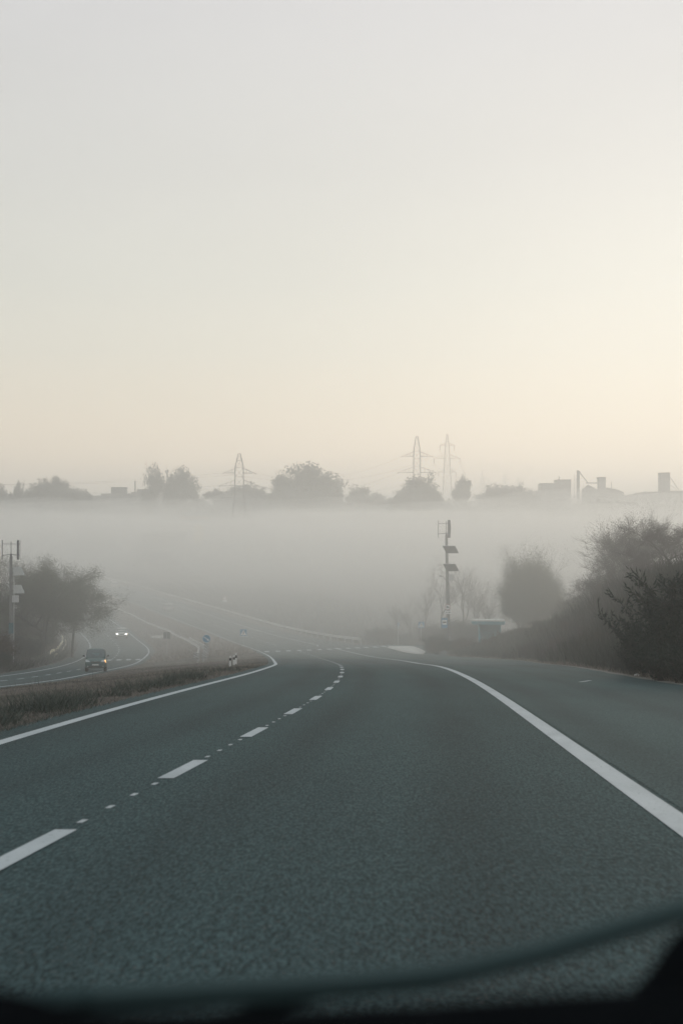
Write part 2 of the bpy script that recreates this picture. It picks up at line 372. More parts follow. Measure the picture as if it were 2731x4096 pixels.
# painted lines
line('edge_line', left_line, g, -30, 505, 0.18, 0.006, road)
line('edge_line', edge_line, g, -30, 171.5, 0.22, 0.006, road)
line('edge_line', far_edge, g, 178, 505, 0.18, 0.006, road)
line('edge_line', in_line, gl, -30, 505, 0.2, 0.006, road_l)
line('edge_line', out_line, gl, -30, 505, 0.2, 0.006, road_l)
mid_l = lambda Y: in_line(Y)*0.5 + out_line(Y)*0.5 + 0.0
PER = 5.47; D0 = float(hit(268, 3321).y)                     # far end of the first dash in view
k = -6
while True:
    y1 = D0 + k * PER
    if y1 > 158: break
    line('lane_dash', mid_line, g, y1 - 1.95, y1, 0.145, 0.006, road)
    if -10 < y1 < 60:
        for q in range(4):
            yy = y1 + 0.35 + q * 0.86
            line('lane_dot', mid_line, g, yy, yy + 0.18, 0.042, 0.006, road)
    k += 1
y1 = 182.0
while y1 < 330: line('lane_dash', mid_line, g, y1, y1 + 2.2, 0.16, 0.006, road); y1 += 7.0
y1 = 96.0
while y1 < 300:
    if not 150 < y1 < 160: line('lane_dash', mid_l, gl, y1, y1 + 2.4, 0.16, 0.006, road_l)
    y1 += 5.4
q0 = hit(2336, 2727); line('lane_dash', lambda Y: q0.x + (np.asarray(Y) - q0.y) * 0.35, g, q0.y - 0.6, q0.y + 0.9, 0.12, 0.012, lay)
grit = ribbon('gravel_edge', lambda Y: asph_r(Y) - 0.22 - 0.12*vnoise(np.asarray(Y), 0*np.asarray(Y), 1.7, 4), lambda Y: asph_r(Y) + 0.25, g, -20, 128, 0.016, 'grit'); tag(grit, kind='structure')
# zebra crossings
a = hit(1068, 2607); b = hit(1535, 2586)
for i in range(13):
    t = i / 12; x = a.x + (b.x - a.x) * t; yc = a.y + (b.y - a.y) * t
    line('zebra_stripe', lambda Y, x=x, yc=yc: x + (np.asarray(Y) - yc) * -0.06, g, yc - 1.9, yc + 1.9, 0.5, 0.007, road)
a = hit(160, 2646, gl); b = hit(553, 2638, gl); n = 11
for i in range(n):
    t = i / (n - 1); x = a.x + (b.x - a.x) * t; yc = a.y + (b.y - a.y) * t
    if in_line(yc) - 0.3 > x > out_line(yc) + 0.3:
        line('zebra_stripe', lambda Y, x=x, yc=yc: x + (np.asarray(Y) - yc) * -0.1, gl, yc - 1.9, yc + 1.9, 0.5, 0.007, road_l)
# ------------------------------------------------------------------ concrete apron and roadside furniture
mat('sign_blue', (0.01, 0.20, 0.36), 0.5, var=0.1, scale=3)
mat('sign_white', (0.72, 0.74, 0.74), 0.5, var=0.06, scale=3)
mat('sign_black', (0.02, 0.02, 0.022), 0.5)
mat('sign_red', (0.30, 0.05, 0.05), 0.5)
mat('sign_grey', (0.2, 0.225, 0.225), 0.6, var=0.1, scale=3, metal=0.2)
mat('post_white', (0.66, 0.67, 0.66), 0.6, var=0.08, scale=6)
mat('rail', (0.50, 0.51, 0.50), 0.5, var=0.12, scale=2, metal=0.25)
mat('rail_yellow', (0.78, 0.72, 0.48), 0.55, var=0.15, scale=4)
mat('panel_cell', (0.10, 0.11, 0.14), 0.3, var=0.1, scale=2, spec=0.6)
mat('panel_sky_sheen', (0.40, 0.40, 0.38), 0.4, var=0.1, scale=2)  # sky reflection on the left pole's cells, painted in as a pale base colour
mat('teal_dull', (0.05, 0.13, 0.15), 0.6)
mat('panel_frame', (0.5, 0.51, 0.52), 0.4, metal=0.6)
mat('turbine', (0.13, 0.125, 0.14), 0.6, var=0.1, scale=3)
mat('box_grey', (0.52, 0.52, 0.52), 0.6, var=0.08, scale=3)
mat('shelter_blue', (0.06, 0.36, 0.44), 0.7, var=0.15, scale=2)
mat('shelter_top', (0.55, 0.54, 0.5), 0.8, var=0.1, scale=2)
def gz_(x, y): return float(T(x, y))

apl = lambda Y: np.interp(Y, [145, 154, 165, 172, 176], [7.3, 6.4, 5.8, 5.3, 5.6])
apr = lambda Y: np.interp(Y, [145, 154, 165, 176], [7.9, 8.6, 8.7, 8.4])
ap = ribbon('pavement', apl, apr, g, 145, 176, 0.11, 'concrete', nx=2)
me = ap.data; bm = bmesh.new(); bm.from_mesh(me)
r = bmesh.ops.extrude_face_region(bm, geom=bm.faces[:]); bmesh.ops.translate(bm, verts=[v for v in r['geom'] if isinstance(v, bmesh.types.BMVert)], vec=(0, 0, -0.2))
bmesh.ops.recalc_face_normals(bm, faces=bm.faces); bm.to_mesh(me); bm.free(); tag(ap, kind='structure')

# --- guard rails
def wbeam(pts, zs, side=1.0, h=0.6, k=1.0):
    prof = [(0.0, 0.155), (0.055, 0.12), (0.055, 0.07), (0.0, 0.03), (0.0, -0.03), (0.055, -0.07), (0.055, -0.12), (0.0, -0.155)]
    rings = []
    for i, (x, y) in enumerate(pts):
        a = Vector(pts[max(0, i-1)]); b = Vector(pts[min(len(pts)-1, i+1)]); d = (b - a).normalized(); n = Vector((d.y, -d.x)) * side
        o = [Vector((x + n.x * p, y + n.y * p, zs[i] + h + q * k)) for p, q in prof]
        o += [v - Vector((n.x * 0.012, n.y * 0.012, 0)) for v in reversed(o)]
        rings.append(o)
    return rings
def guard_rail(fx, y0, y1, surf, label, step=2.0, pstep=2, side=1.0, m='rail', lower=None, pmax=999, name='guard_rail', h=0.6):
    ys = np.arange(y0, y1 + 0.01, step); pts = [(float(fx(y)), float(y)) for y in ys]; zs = [float(surf(x, y)) for x, y in pts]
    root = empty(name, (pts[0][0], pts[0][1], zs[0])); O = Vector(root.location)
    mb = MB(); mb.loft([[v - O for v in r_] for r_ in wbeam(pts, zs, side, h)]); mb.build('beam', m, root)
    if lower:
        mb = MB(); mb.loft([[v - O for v in r_] for r_ in wbeam([(x + lower[0], y) for x, y in pts[:lower[2]]], zs, side, lower[1], 0.62)]); mb.build('lower_beam', 'rail_yellow', root)
    pm = None
    for i in range(0, len(pts), pstep):
        if pts[i][1] > pmax: break
        if pm is None:
            p = MB().box(-0.05, 0.05, -0.05, 0.05, -0.45, h + 0.13).box(-0.06, 0.06, -0.03, 0.03, h - 0.08, h + 0.08).build('post', 'galv', root); pm = p.data
        else:
            p = bpy.data.objects.new('post', pm); COL.objects.link(p); p.parent = root
        p.location = Vector((pts[i][0] - 0.12 * side, pts[i][1], zs[i])) - O
    tag(root, label, 'guard rail', 'crash barriers along the roads')
    return root
def tz(x, y): return float(T(x, y))
guard_rail(rail_r, 186, 420, lambda x, y: float(g(y)), 'long grey crash barrier along the far right of the road past the crossing', step=3.0, pstep=1, pmax=330, side=-1.0)
lr = curve([(201,2637),(240,2605),(257,2575),(245,2545),(215,2512)], gl)
guard_rail(lr, float(hit(201,2637,gl).y), float(hit(215,2512,gl).y), tz, 'curved yellowish double crash barrier under the left roadside tree', step=1.5, pstep=2, side=1.0, m='rail_yellow', lower=(0.42, 0.2, 34))
mA = curve([(500,2458),(678,2538),(786,2598),(799,2622),(782,2657)], lambda Y: g(Y) - 0.6*delta(Y), post=[(-66.0, 345.0)])
yA = 134.0
rA = guard_rail(mA, yA, 330, tz, 'long median crash barrier with a striped end, left one of the pair', step=2.0, pstep=2, side=-1.0, pmax=260, m='rail')
rB = guard_rail(lambda y: mA(y) + 0.75, yA - 1.0, 200, tz, 'short median crash barrier ending right under the keep right sign, right one of the pair', step=2.0, pstep=2, side=1.0, m='rail')
def stripes(parent, w_, h_, n=5, y=-0.012, z0=0.0, m='sign_black', tilt=0.6, name='stripe', t=0.004):
    """diagonal bars clipped to a w x h board standing in the xz plane"""
    per = (h_ + w_ * tilt) / n
    for i in range(n):
        a = -w_ * tilt + i * per + per * 0.15; b = a + per * 0.5
        poly = []
        for s0, s1 in ((a, b),):
            P = [(-w_/2, s0 + w_*tilt), (w_/2, s0), (w_/2, s1), (-w_/2, s1 + w_*tilt)]
            P = [(x, min(max(z, 0.0), h_)) for x, z in P]
        if max(p[1] for p in P) - min(p[1] for p in P) < 0.02: continue
        mb = MB(); mb.loft([[(x, y - t, z0 + z) for x, z in P], [(x, y, z0 + z) for x, z in P]]); mb.build(name, m, parent)
for rr, lx in ((rA, 0), (rB, 0)):
    bd = MB().box(-0.2, 0.2, -0.012, 0.012, 0.35, 0.95).build('end_board', 'sign_white', rr); bd.location = (lx, -0.25, 0)
    stripes(bd, 0.4, 0.6, 4, z0=0.35)
# --- a low pale concrete slab on the median, by the back of a sign
p = hit(636, 2548, T)
sl_ = MB(); hwv = [(-1.25, 0.0), (-0.6, 0.9), (0.6, 1.0), (1.35, 0.35), (1.3, -0.9), (0.3, -0.9)]
sl_.loft([[(x, y * 3.4, -0.3) for x, y in hwv], [(x, y * 3.4, 0.05) for x, y in hwv], [(x * 0.96, y * 3.3, 0.09) for x, y in hwv]])
o = sl_.build('concrete_slab', 'concrete', loc=p); tag(o, 'pale concrete slab lying on the median grass left of the grey sign back', 'slab')

# --- signs
def post(root, h, r=0.03, z0=-0.3, m='galv', x=0, y=0.05): return MB().tube((x, y, z0), (x, y, h), r, r, 8).build('post', m, root)
def walker(pn, s, z):
    """white triangle with a black walking figure, on a blue square"""
    y = -0.016
    P = [(-0.42*s, z - 0.36*s), (0.42*s, z - 0.36*s), (0, z + 0.40*s)]
    MB().loft([[(x, y - 0.005, q) for x, q in P], [(x, y, q) for x, q in P]]).build('triangle', 'sign_white', pn)
    f = MB(); y2 = y - 0.011; t = 0.004
    def poly(pts): f.loft([[(x*s, y2 - t, z + q*s) for x, q in pts], [(x*s, y2, z + q*s) for x, q in pts]])
    poly([(0.05*math.cos(a*math.pi/4) - 0.0, 0.19 + 0.05*math.sin(a*math.pi/4)) for a in range(8)])
    poly([(-0.05, 0.13), (0.05, 0.13), (0.04, -0.06), (-0.04, -0.06)])
    poly([(-0.04, -0.06), (0.02, -0.06), (-0.09, -0.27), (-0.15, -0.27)])
    poly([(-0.01, -0.06), (0.04, -0.06), (0.13, -0.27), (0.07, -0.27)])
    poly([(-0.05, 0.12), (-0.05, 0.07), (-0.14, -0.02), (-0.15, 0.02)])
    poly([(0.05, 0.12), (0.05, 0.07), (0.13, 0.0), (0.15, 0.03)])
    for q in (-0.26, -0.16, 0.17, 0.27): poly([(q - 0.03, -0.30), (q + 0.03, -0.30), (q * 0.9 + 0.03, -0.345), (q * 0.9 - 0.03, -0.345)])
    f.build('walking_figure', 'sign_black', pn)
def crossing_sign(base, s, h, label, rz=0.0):
    root = empty('crossing_sign', base, rz)
    post(root, h + s/2 - 0.03)
    pn = MB().box(-s/2, s/2, -0.014, 0.014, h - s/2, h + s/2).build('panel', 'sign_blue', root)
    fr = s/2
    walker(pn, s, h)
    b_ = MB()
    for x0, x1, z0, z1 in ((-fr, fr, h+fr-0.025, h+fr), (-fr, fr, h-fr, h-fr+0.025), (-fr, -fr+0.025, h-fr+0.025, h+fr-0.025), (fr-0.025, fr, h-fr+0.025, h+fr-0.025)): b_.box(x0, x1, -0.019, -0.015, z0, z1)
    b_.build('border', 'sign_white', pn)
    tag(root, label, 'road sign', 'pedestrian crossing signs'); return root
b0 = hit(974, 2592, T); s0 = 29.0 / FPX * b0.y
crossing_sign(b0, s0, (2592 - 2531) / FPX * b0.y, 'blue square pedestrian crossing sign standing on the grassy median')
Yb = 178.0; b1 = at(1684, 2499, Yb); z1 = gz_(b1.x, Yb)
crossing_sign((b1.x, Yb, z1), 25.5 / FPX * Yb, b1.z - z1, 'blue square pedestrian crossing sign among the bushes right of the road', 0.0)
Yb = 188.0; b1 = at(1593, 2502, Yb); z1 = gz_(b1.x, Yb)
crossing_sign((b1.x, Yb, z1), 0.7, b1.z - z1 , 'blue crossing sign turned almost edge on, at the far side of the zebra crossing', math.radians(72))
# keep right sign over a striped board
bk = hit(826, 2641, T); k_ = bk.y / FPX
root = empty('keep_right_sign', bk); hd = (2641 - 2555) * k_
post(root, hd + 0.2)
dr = 16.4 * k_
d_ = MB().disc((0, 0, hd), dr, 0.024).build('disc', 'sign_blue', root)
rg = MB(); n = 28
rg.loft([[(rr*math.cos(2*math.pi*i/n), yy, hd + rr*math.sin(2*math.pi*i/n)) for i in range(n)] for rr, yy in ((dr, -0.013), (dr, -0.019), (dr*0.93, -0.019), (dr*0.93, -0.013), (dr, -0.013))], cap=False); rg.build('border', 'sign_white', d_)
ar = MB(); ca, sa = math.cos(math.radians(-38)), math.sin(math.radians(-38))
def arrow(pts): return [(x*ca - z*sa, x*sa + z*ca) for x, z in pts]
P = arrow([(-dr*0.8, dr*0.09), (-dr*0.8, -dr*0.09), (dr*0.3, -dr*0.09), (dr*0.3, dr*0.09)])
ar.loft([[(x, -0.022, hd + z) for x, z in P], [(x, -0.014, hd + z) for x, z in P]])
P = arrow([(dr*0.3, dr*0.3), (dr*0.3, -dr*0.3), (dr*0.8, 0)])
ar.loft([[(x, -0.022, hd + z) for x, z in P], [(x, -0.014, hd + z) for x, z in P]])
ar.build('arrow', 'sign_white', d_)
wb, hb = 17 * k_, 50 * k_; zb = (2641 - 2621) * k_
bd = MB().box(-wb/2, wb/2, -0.012, 0.012, zb, zb + hb).build('striped_board', 'sign_white', root); stripes(bd, wb, hb, 6, z0=zb, tilt=1.0)
tag(root, 'round blue keep right sign above a black and white striped board', 'road sign')
# back of a square sign
bs = hit(668, 2628, T); k_ = bs.y / FPX; root = empty('sign_back', bs); hd = (2628 - 2542) * k_; s_ = 13.2 * k_
post(root, hd + s_ - 0.02, y=-0.045)
pn = MB().box(-s_, s_, -0.012, 0.012, hd - s_, hd + s_).build('panel', 'sign_grey', root)
MB().box(-s_*0.9, s_*0.9, -0.03, -0.0125, hd + s_*0.4, hd + s_*0.5).box(-s_*0.9, s_*0.9, -0.03, -0.0125, hd - s_*0.5, hd - s_*0.4).build('bracket', 'galv', pn)
tag(root, 'plain grey back of a square sign on a thin post in the median', 'road sign')
# warning triangle far along the barrier
bw = at(893, 2390, 272); zw = gz_(bw.x + 0.3, 272); root = empty('warning_sign', (bw.x + 0.3, 272, zw)); hd = bw.z - zw; post(root, hd + 0.3)
P = [(-0.45, hd - 0.35), (0.45, hd - 0.35), (0, hd + 0.45)]
tr = MB().loft([[(x, -0.012, z) for x, z in P], [(x, 0.012, z) for x, z in P]]).build('triangle', 'sign_red', root)
P = [(-0.33, hd - 0.28), (0.33, hd - 0.28), (0, hd + 0.31)]
MB().loft([[(x, -0.018, z) for x, z in P], [(x, -0.013, z) for x, z in P]]).build('field', 'sign_white', tr)
MB().box(-0.4, 0.4, -0.012, 0.012, hd - 0.8, hd - 0.45).build('plate', 'sign_white', root)
tag(root, 'faint triangular warning sign with a plate behind the far right barrier', 'road sign')
# three guide posts
for (px, py, hpx), lab in zip(((921, 2666, 43), (936, 2661, 41), (944, 2658, 47)), ('white guide post with a black band, leftmost of the three on the median', 'white guide post with a black band, middle one of the three on the median', 'white guide post with a black band, rightmost and tallest of the three on the median')):
    b = hit(px, py, T); h = hpx * b.y / FPX; root = empty('guide_post', b, 0.2)
    w_ = 0.055
    MB().loft([[(-w_, -0.03, -0.2), (w_, -0.03, -0.2), (w_, 0.03, -0.2), (-w_, 0.03, -0.2)], [(-w_, -0.03, h*0.93), (w_, -0.03, h), (w_, 0.03, h), (-w_, 0.03, h*0.93)]]).build('shaft', 'post_white', root)
    MB().box(-w_ - 0.004, w_ + 0.004, -0.034, 0.034, h*0.55, h*0.78).build('band', 'sign_black', root)
    tag(root, lab, 'guide post', 'guide posts on the median')

# --- poles with a wind rotor, two solar panels and a control box
def hybrid_pole(px, Y, top_py, base_z, label, face, lamp, rot, lean=0.0, bent=False):
    tp = at(px, top_py, Y); root = empty('hybrid_power_pole', (tp.x, Y, base_z)); H = tp.z - base_z
    r0, r1 = 0.21, 0.13
    MB().tube((0, 0, -0.5), (lean, 0, H), r0, r1, 12).build('shaft', 'pole_concrete', root)
    k_ = Y / FPX
    def X(z): return lean * z / H
    # rotor: hub, three upright blades on arms
    hub = MB().tube((X(H), 0, H), (X(H), 0, H + 1.45), 0.035, 0.03, 8).tube((X(H), 0, H), (X(H), 0, H + 0.3), 0.1, 0.07, 8).build('rotor_hub', 'steel_dark', root)
    for i in range(3):
        a = rot[i]; bx, by = 0.8*math.cos(a), 0.8*math.sin(a)
        R = Matrix.Rotation(a, 3, 'Z')
        mb = MB(); cx = X(H) + bx
        def sec(z, off): return [Vector((cx, by, z)) + R @ Vector((dx + off, dy, 0)) for dx, dy in ((-0.02, -0.13), (0.03, -0.02), (0.02, 0.13), (-0.015, 0.02))]
        rr = [sec(H + 0.02 - 0.25, -0.12), sec(H + 0.75, 0.05), sec(H + 1.55, -0.1)] if (bent and i == 1) else [sec(H - 0.23, 0), sec(H + 0.75, 0.0), sec(H + 1.55, 0)]
        bl = mb.loft(rr).build('rotor_blade', 'turbine', root)
        MB().tube((X(H), 0, H + 1.2), (cx, by, H + 1.2), 0.02, 0.02, 6).build('arm', 'steel_dark', bl)
        MB().tube((X(H), 0, H + 0.25), (cx, by, H + 0.15), 0.03, 0.02, 6).build('arm', 'steel_dark', bl)
    # panels
    for tpy in (2183, 2255):
        zc = H - (tpy - 2142) * k_; sx = X(zc)
        e1 = Vector((1.27, 0, 0)); e2 = Vector((0.43, face * 0.62, -0.74)); o_ = Vector((sx - 0.48, -face * 0.62 + face * -0.1 if face < 0 else -0.75, zc))
        nrm = e1.cross(e2).normalized() * 0.02
        c4 = [o_, o_ + e1, o_ + e1 + e2, o_ + e2]
        pn = MB().loft([[v - nrm for v in c4], [v + nrm for v in c4]]).build('solar_panel', 'panel_frame', root)
        c5 = [o_ + e1*0.03 + e2*0.03, o_ + e1*0.97 + e2*0.03, o_ + e1*0.97 + e2*0.97, o_ + e1*0.03 + e2*0.97]
        up = nrm if nrm.z > 0 else -nrm
        MB().loft([[v + up*1.05 for v in c5], [v + up*1.25 for v in c5]]).build('cell_face', 'panel_cell' if face > 0 else 'panel_sky_sheen', pn)
        MB().loft([[v - up*1.05 for v in c5], [v - up*1.25 for v in c5]]).build('back_sheet', 'steel_dark' if face > 0 else 'box_grey', pn)
        mid = o_ + e1*0.4 + e2*0.5
        MB().tube((sx, 0, mid.z - 0.3), mid - up*1.3, 0.025, 0.025, 6).tube((sx, 0, mid.z + 0.15), o_ + e1*0.4 + e2*0.15 - up*1.3, 0.025, 0.025, 6).build('bracket', 'steel_dark', pn)
    zc = H - (2310 - 2142) * k_
    bx = MB().box(X(zc) + 0.12, X(zc) + 0.66, -0.2, 0.2, zc - 0.3, zc + 0.33).build('control_box', 'box_grey', root)
    MB().box(X(zc) + 0.16, X(zc) + 0.62, -0.215, -0.2005, zc - 0.25, zc + 0.28).build('door', 'box_grey', bx)
    if lamp:
        zl = H - (2330 - 2142) * k_; sx = X(zl)
        MB().path([(sx, -0.1, zl - 0.1), (sx - 0.25, -0.1, zl + 0.35), (sx - 0.42, -0.1, zl + 0.55), (sx - 0.6, -0.1, zl + 0.62)], 0.025, 6).build('lamp_arm', 'steel_dark', root)
        MB().loft([[(sx - 0.55, -0.16, zl + 0.58), (sx - 0.55, -0.04, zl + 0.58), (sx - 0.55, -0.04, zl + 0.66), (sx - 0.55, -0.16, zl + 0.66)], [(sx - 0.85, -0.18, zl + 0.62), (sx - 0.85, -0.02, zl + 0.62), (sx - 0.85, -0.06, zl + 0.72), (sx - 0.85, -0.14, zl + 0.72)]]).build('lamp_head', 'steel_dark', root)
    tag(root, label, 'power pole', 'poles with wind rotor and solar panels'); return root, H, k_
Yp = 150.0; xp = at(1786, 2142, Yp).x; zb = gz_(xp, Yp)
poleR, HR, kR = hybrid_pole(1783, Yp, 2142, zb, 'tall pole with wind rotor, two dark solar panels and street signs right of the road', +1, True, (math.radians(177), math.radians(62), math.radians(-75)), lean=-0.25, bent=True)
poleR.location.x = at(1795, 2600, Yp).x
def zrel(py): return at(1790, py, Yp).z - zb
# signs fixed to the right pole: each is a sign of its own
ox = poleR.location.x
zc = zrel(2428); r_ = 11.5 * kR; root = empty('truck_ban_sign', (at(1789, 2428, Yp).x, Yp - 0.26, zb + zc))
d_ = MB().disc((0, 0, 0), r_, 0.02).build('disc', 'sign_white', root)
rg = MB(); rg.loft([[(rr*math.cos(2*math.pi*i/n), yy, rr*math.sin(2*math.pi*i/n)) for i in range(n)] for rr, yy in ((r_, -0.011), (r_, -0.016), (r_*0.86, -0.016), (r_*0.86, -0.011), (r_, -0.011))], cap=False); rg.build('border', 'sign_red', d_)
q = r_
MB().box(-q*0.5, q*0.1, -0.016, -0.011, -q*0.2, q*0.28).box(q*0.12, q*0.5, -0.016, -0.011, -q*0.2, q*0.12).disc((-q*0.28, -0.014, -q*0.25), q*0.13, 0.006, 10).disc((q*0.3, -0.014, -q*0.25), q*0.13, 0.006, 10).build('truck_symbol', 'sign_black', d_)
MB().box(-0.03, 0.03, 0.0, 0.12, -0.04, 0.04).build('bracket', 'galv', root)
tag(root, 'round white sign with a dark truck and a dark rim, on the right pole', 'road sign')
zc = zrel(2449); root = empty('arrow_plate', (at(1790, 2449, Yp).x, Yp - 0.26, zb + zc)); hw_, hh_ = 13 * kR, 6.6 * kR
pn = MB().box(-hw_, hw_, -0.01, 0.01, -hh_, hh_).build('plate', 'sign_white', root)
MB().box(-hw_*0.75, hw_*0.35, -0.015, -0.0105, -hh_*0.12, hh_*0.12).loft([[(x, yy, z) for x, z in ((hw_*0.35, hh_*0.5), (hw_*0.35, -hh_*0.5), (hw_*0.8, 0))] for yy in (-0.015, -0.0105)]).build('arrow', 'sign_black', pn)
MB().box(-0.03, 0.03, 0.01, 0.12, -0.04, 0.04).build('bracket', 'galv', root)
tag(root, 'small white plate with a black arrow pointing right, under the round sign', 'road sign')
zc = zrel(2491); root = empty('bus_stop_sign', (at(1776, 2491, Yp).x, Yp - 0.26, zb + zc)); hw_, hh_ = 12 * kR, 20 * kR
pn = MB().box(-hw_, hw_, -0.012, 0.012, -hh_, hh_).build('panel', 'sign_blue', root)
wf = MB().box(-hw_*0.8, hw_*0.8, -0.017, -0.0125, -hh_*0.35, hh_*0.62).build('white_field', 'sign_white', pn)
wf2 = MB(); 
wf2.box(-hw_*0.55, hw_*0.55, -0.022, -0.0175, hh_*0.02, hh_*0.26).disc((-hw_*0.3, -0.02, 0.0), hw_*0.13, 0.006, 10).disc((hw_*0.3, -0.02, 0.0), hw_*0.13, 0.006, 10)
wf2.build('bus_symbol', 'sign_black', pn)
MB().box(hw_*0.3, hw_*0.9, 0.012, 0.1, hh_*0.3, hh_*0.4).build('bracket', 'galv', root)
tag(root, 'tall blue bus stop sign with a white field, left of the right pole', 'road sign')

Yq = 138.0; xq = at(48, 2640, Yq).x; zq = gz_(xq, Yq)
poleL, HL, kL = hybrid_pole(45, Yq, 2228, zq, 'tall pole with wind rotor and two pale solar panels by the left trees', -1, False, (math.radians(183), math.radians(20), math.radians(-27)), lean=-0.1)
poleL.location.x = xq
MB().path([(0.24, -0.2, -0.2), (0.24, -0.2, HL - 2.2), (0.2, -0.1, HL - 1.9)], 0.03, 6).build('cable_pipe', 'box_grey', poleL)
root = empty('stop_sign_back', (xq + 0.02, Yq - 0.3, at(45, 2512, Yq).z), math.radians(55))
MB().box(-0.3, 0.3, -0.01, 0.01, -0.5, 0.5).build('panel', 'teal_dull', root); MB().box(-0.04, 0.04, 0.011, 0.2, -0.3, -0.2).build('bracket', 'galv', root)
tag(root, 'dull teal sign seen at an angle, fixed low on the left pole', 'road sign')

# --- bus shelter
Ys_ = 152.0; c = at(1955, 2490, Ys_); zg = gz_(c.x, Ys_); root = empty('bus_shelter', (c.x, Ys_, zg), math.radians(-6)); hr = at(1950, 2482, Ys_).z - zg
MB().loft([[(-1.65, -1.5, hr - 0.32), (1.5, -1.5, hr - 0.36), (1.5, 1.2, hr - 0.36), (-1.65, 1.2, hr - 0.32)], [(-1.75, -1.6, hr - 0.02), (1.6, -1.6, hr - 0.06), (1.6, 1.3, hr - 0.06), (-1.75, 1.3, hr - 0.02)]]).build('roof', 'shelter_blue', root)
MB().box(-1.7, 1.55, -1.55, 1.25, hr - 0.02, hr + 0.1).build('roof_top', 'shelter_top', root)
MB().box(-1.1, 1.2, 0.9, 1.05, -0.4, hr - 0.36).build('back_wall', 'shelter_blue', root)
MB().loft([[(-1.1, -1.0, hr - 0.34), (-1.0, -1.0, hr - 0.34), (-1.0, 0.9, hr - 0.34), (-1.1, 0.9, hr - 0.34)], [(-0.85, -0.6, -0.4), (-0.75, -0.6, -0.4), (-0.75, 0.9, -0.4), (-0.85, 0.9, -0.4)]]).build('side_wall', 'shelter_blue', root)
MB().box(1.05, 1.15, -1.0, 0.9, -0.4, hr - 0.36).build('side_wall', 'shelter_blue', root)
be = MB().box(-0.7, 1.0, 0.4, 0.85, 0.42, 0.5).build('bench', 'shelter_top', root); MB().box(-0.6, -0.5, 0.45, 0.8, -0.3, 0.42).box(0.8, 0.9, 0.45, 0.8, -0.3, 0.42).build('leg', 'steel_dark', be)
MB().tube((-1.35, 0.5, hr + 0.1), (-1.38, 0.5, hr + 0.62), 0.06, 0.05, 8).build('roof_pipe', 'box_grey', root)
tag(root, 'pale blue bus shelter with a flat roof half hidden by bushes', 'bus shelter')

# a scrap of white litter on the asphalt edge
pl = hit(2548, 2706); rg_ = random.Random(3); mb = MB()
pts = [[(0.13*math.cos(a)*(0.6+0.6*rg_.random())*k, 0.10*math.sin(a)*(0.6+0.6*rg_.random())*k, z) for a in [i*math.pi/4 for i in range(8)]] for k, z in ((1.0, -0.01), (1.05, 0.03), (0.6, 0.065), (0.2, 0.075))]
o = mb.loft(pts).build('litter_bag', 'sign_white', loc=(pl.x, pl.y, pl.z + 0.012)); tag(o, 'crumpled white plastic bag at the right asphalt edge', 'litter')
# ------------------------------------------------------------------ plants
def leafmat(name, a, b_, trans=0.25):
    m = bpy.data.materials.new(name); m.use_nodes = True; n = m.node_tree.nodes; l = m.node_tree.links; b = n['Principled BSDF']
    geo = n.new('ShaderNodeNewGeometry'); r = n.new('ShaderNodeValToRGB')
    r.color_ramp.elements[0].color = (*a, 1); r.color_ramp.elements[1].color = (*b_, 1)
    l.new(geo.outputs['Random Per Island'], r.inputs[0]); l.new(r.outputs[0], b.inputs['Base Color'])
    b.inputs['Roughness'].default_value = 0.75; b.inputs['Specular IOR Level'].default_value = 0.15
    MATS[name] = m
leafmat('leaf_dark', (0.022, 0.037, 0.034), (0.05, 0.062, 0.052))
leafmat('leaf_green', (0.045, 0.06, 0.04), (0.10, 0.115, 0.06))
leafmat('leaf_brown', (0.05, 0.04, 0.035), (0.10, 0.08, 0.06))
leafmat('leaf_purple', (0.045, 0.038, 0.042), (0.085, 0.072, 0.075))
leafmat('leaf_far', (0.03, 0.04, 0.035), (0.06, 0.07, 0.05))
leafmat('grass_dry', (0.11, 0.098, 0.09), (0.29, 0.25, 0.215))
leafmat('grass_green', (0.045, 0.058, 0.052), (0.10, 0.115, 0.095))
leafmat('weed', (0.028, 0.037, 0.035), (0.072, 0.076, 0.068))
mat('bark', (0.045, 0.04, 0.037), 0.95, var=0.35, scale=9, bump=0.5, stretch=(1, 1, 0.3))
mat('twig', (0.055, 0.047, 0.047), 0.95)
def tubes(segs, n=4):
    """segs: (p, q, r0, r1) arrays -> verts, quads"""
    if not segs: return np.zeros((0, 3)), np.zeros((0, 4), int)
    P = np.array([s[0] for s in segs], float); Q = np.array([s[1] for s in segs], float); R0 = np.array([s[2] for s in segs]); R1 = np.array([s[3] for s in segs])
    d = Q - P; d /= np.maximum(np.linalg.norm(d, axis=1, keepdims=True), 1e-9)
    ref = np.where(np.abs(d[:, 2:3]) < 0.9, np.array([[0, 0, 1.0]]), np.array([[1.0, 0, 0]])); a = np.cross(d, ref); a /= np.linalg.norm(a, axis=1, keepdims=True); b = np.cross(d, a)
    t = np.arange(n) * 2 * math.pi / n; ring = a[:, None, :] * np.cos(t)[None, :, None] + b[:, None, :] * np.sin(t)[None, :, None]
    V = np.concatenate([P[:, None] + ring * R0[:, None, None], Q[:, None] + ring * R1[:, None, None]], 1)
    i = np.arange(n); j = (i + 1) % n; f = np.stack([i, j, n + j, n + i], 1)
    F_ = (np.arange(len(segs)) * 2 * n)[:, None, None] + f[None]
    return V.reshape(-1, 3), F_.reshape(-1, 4)
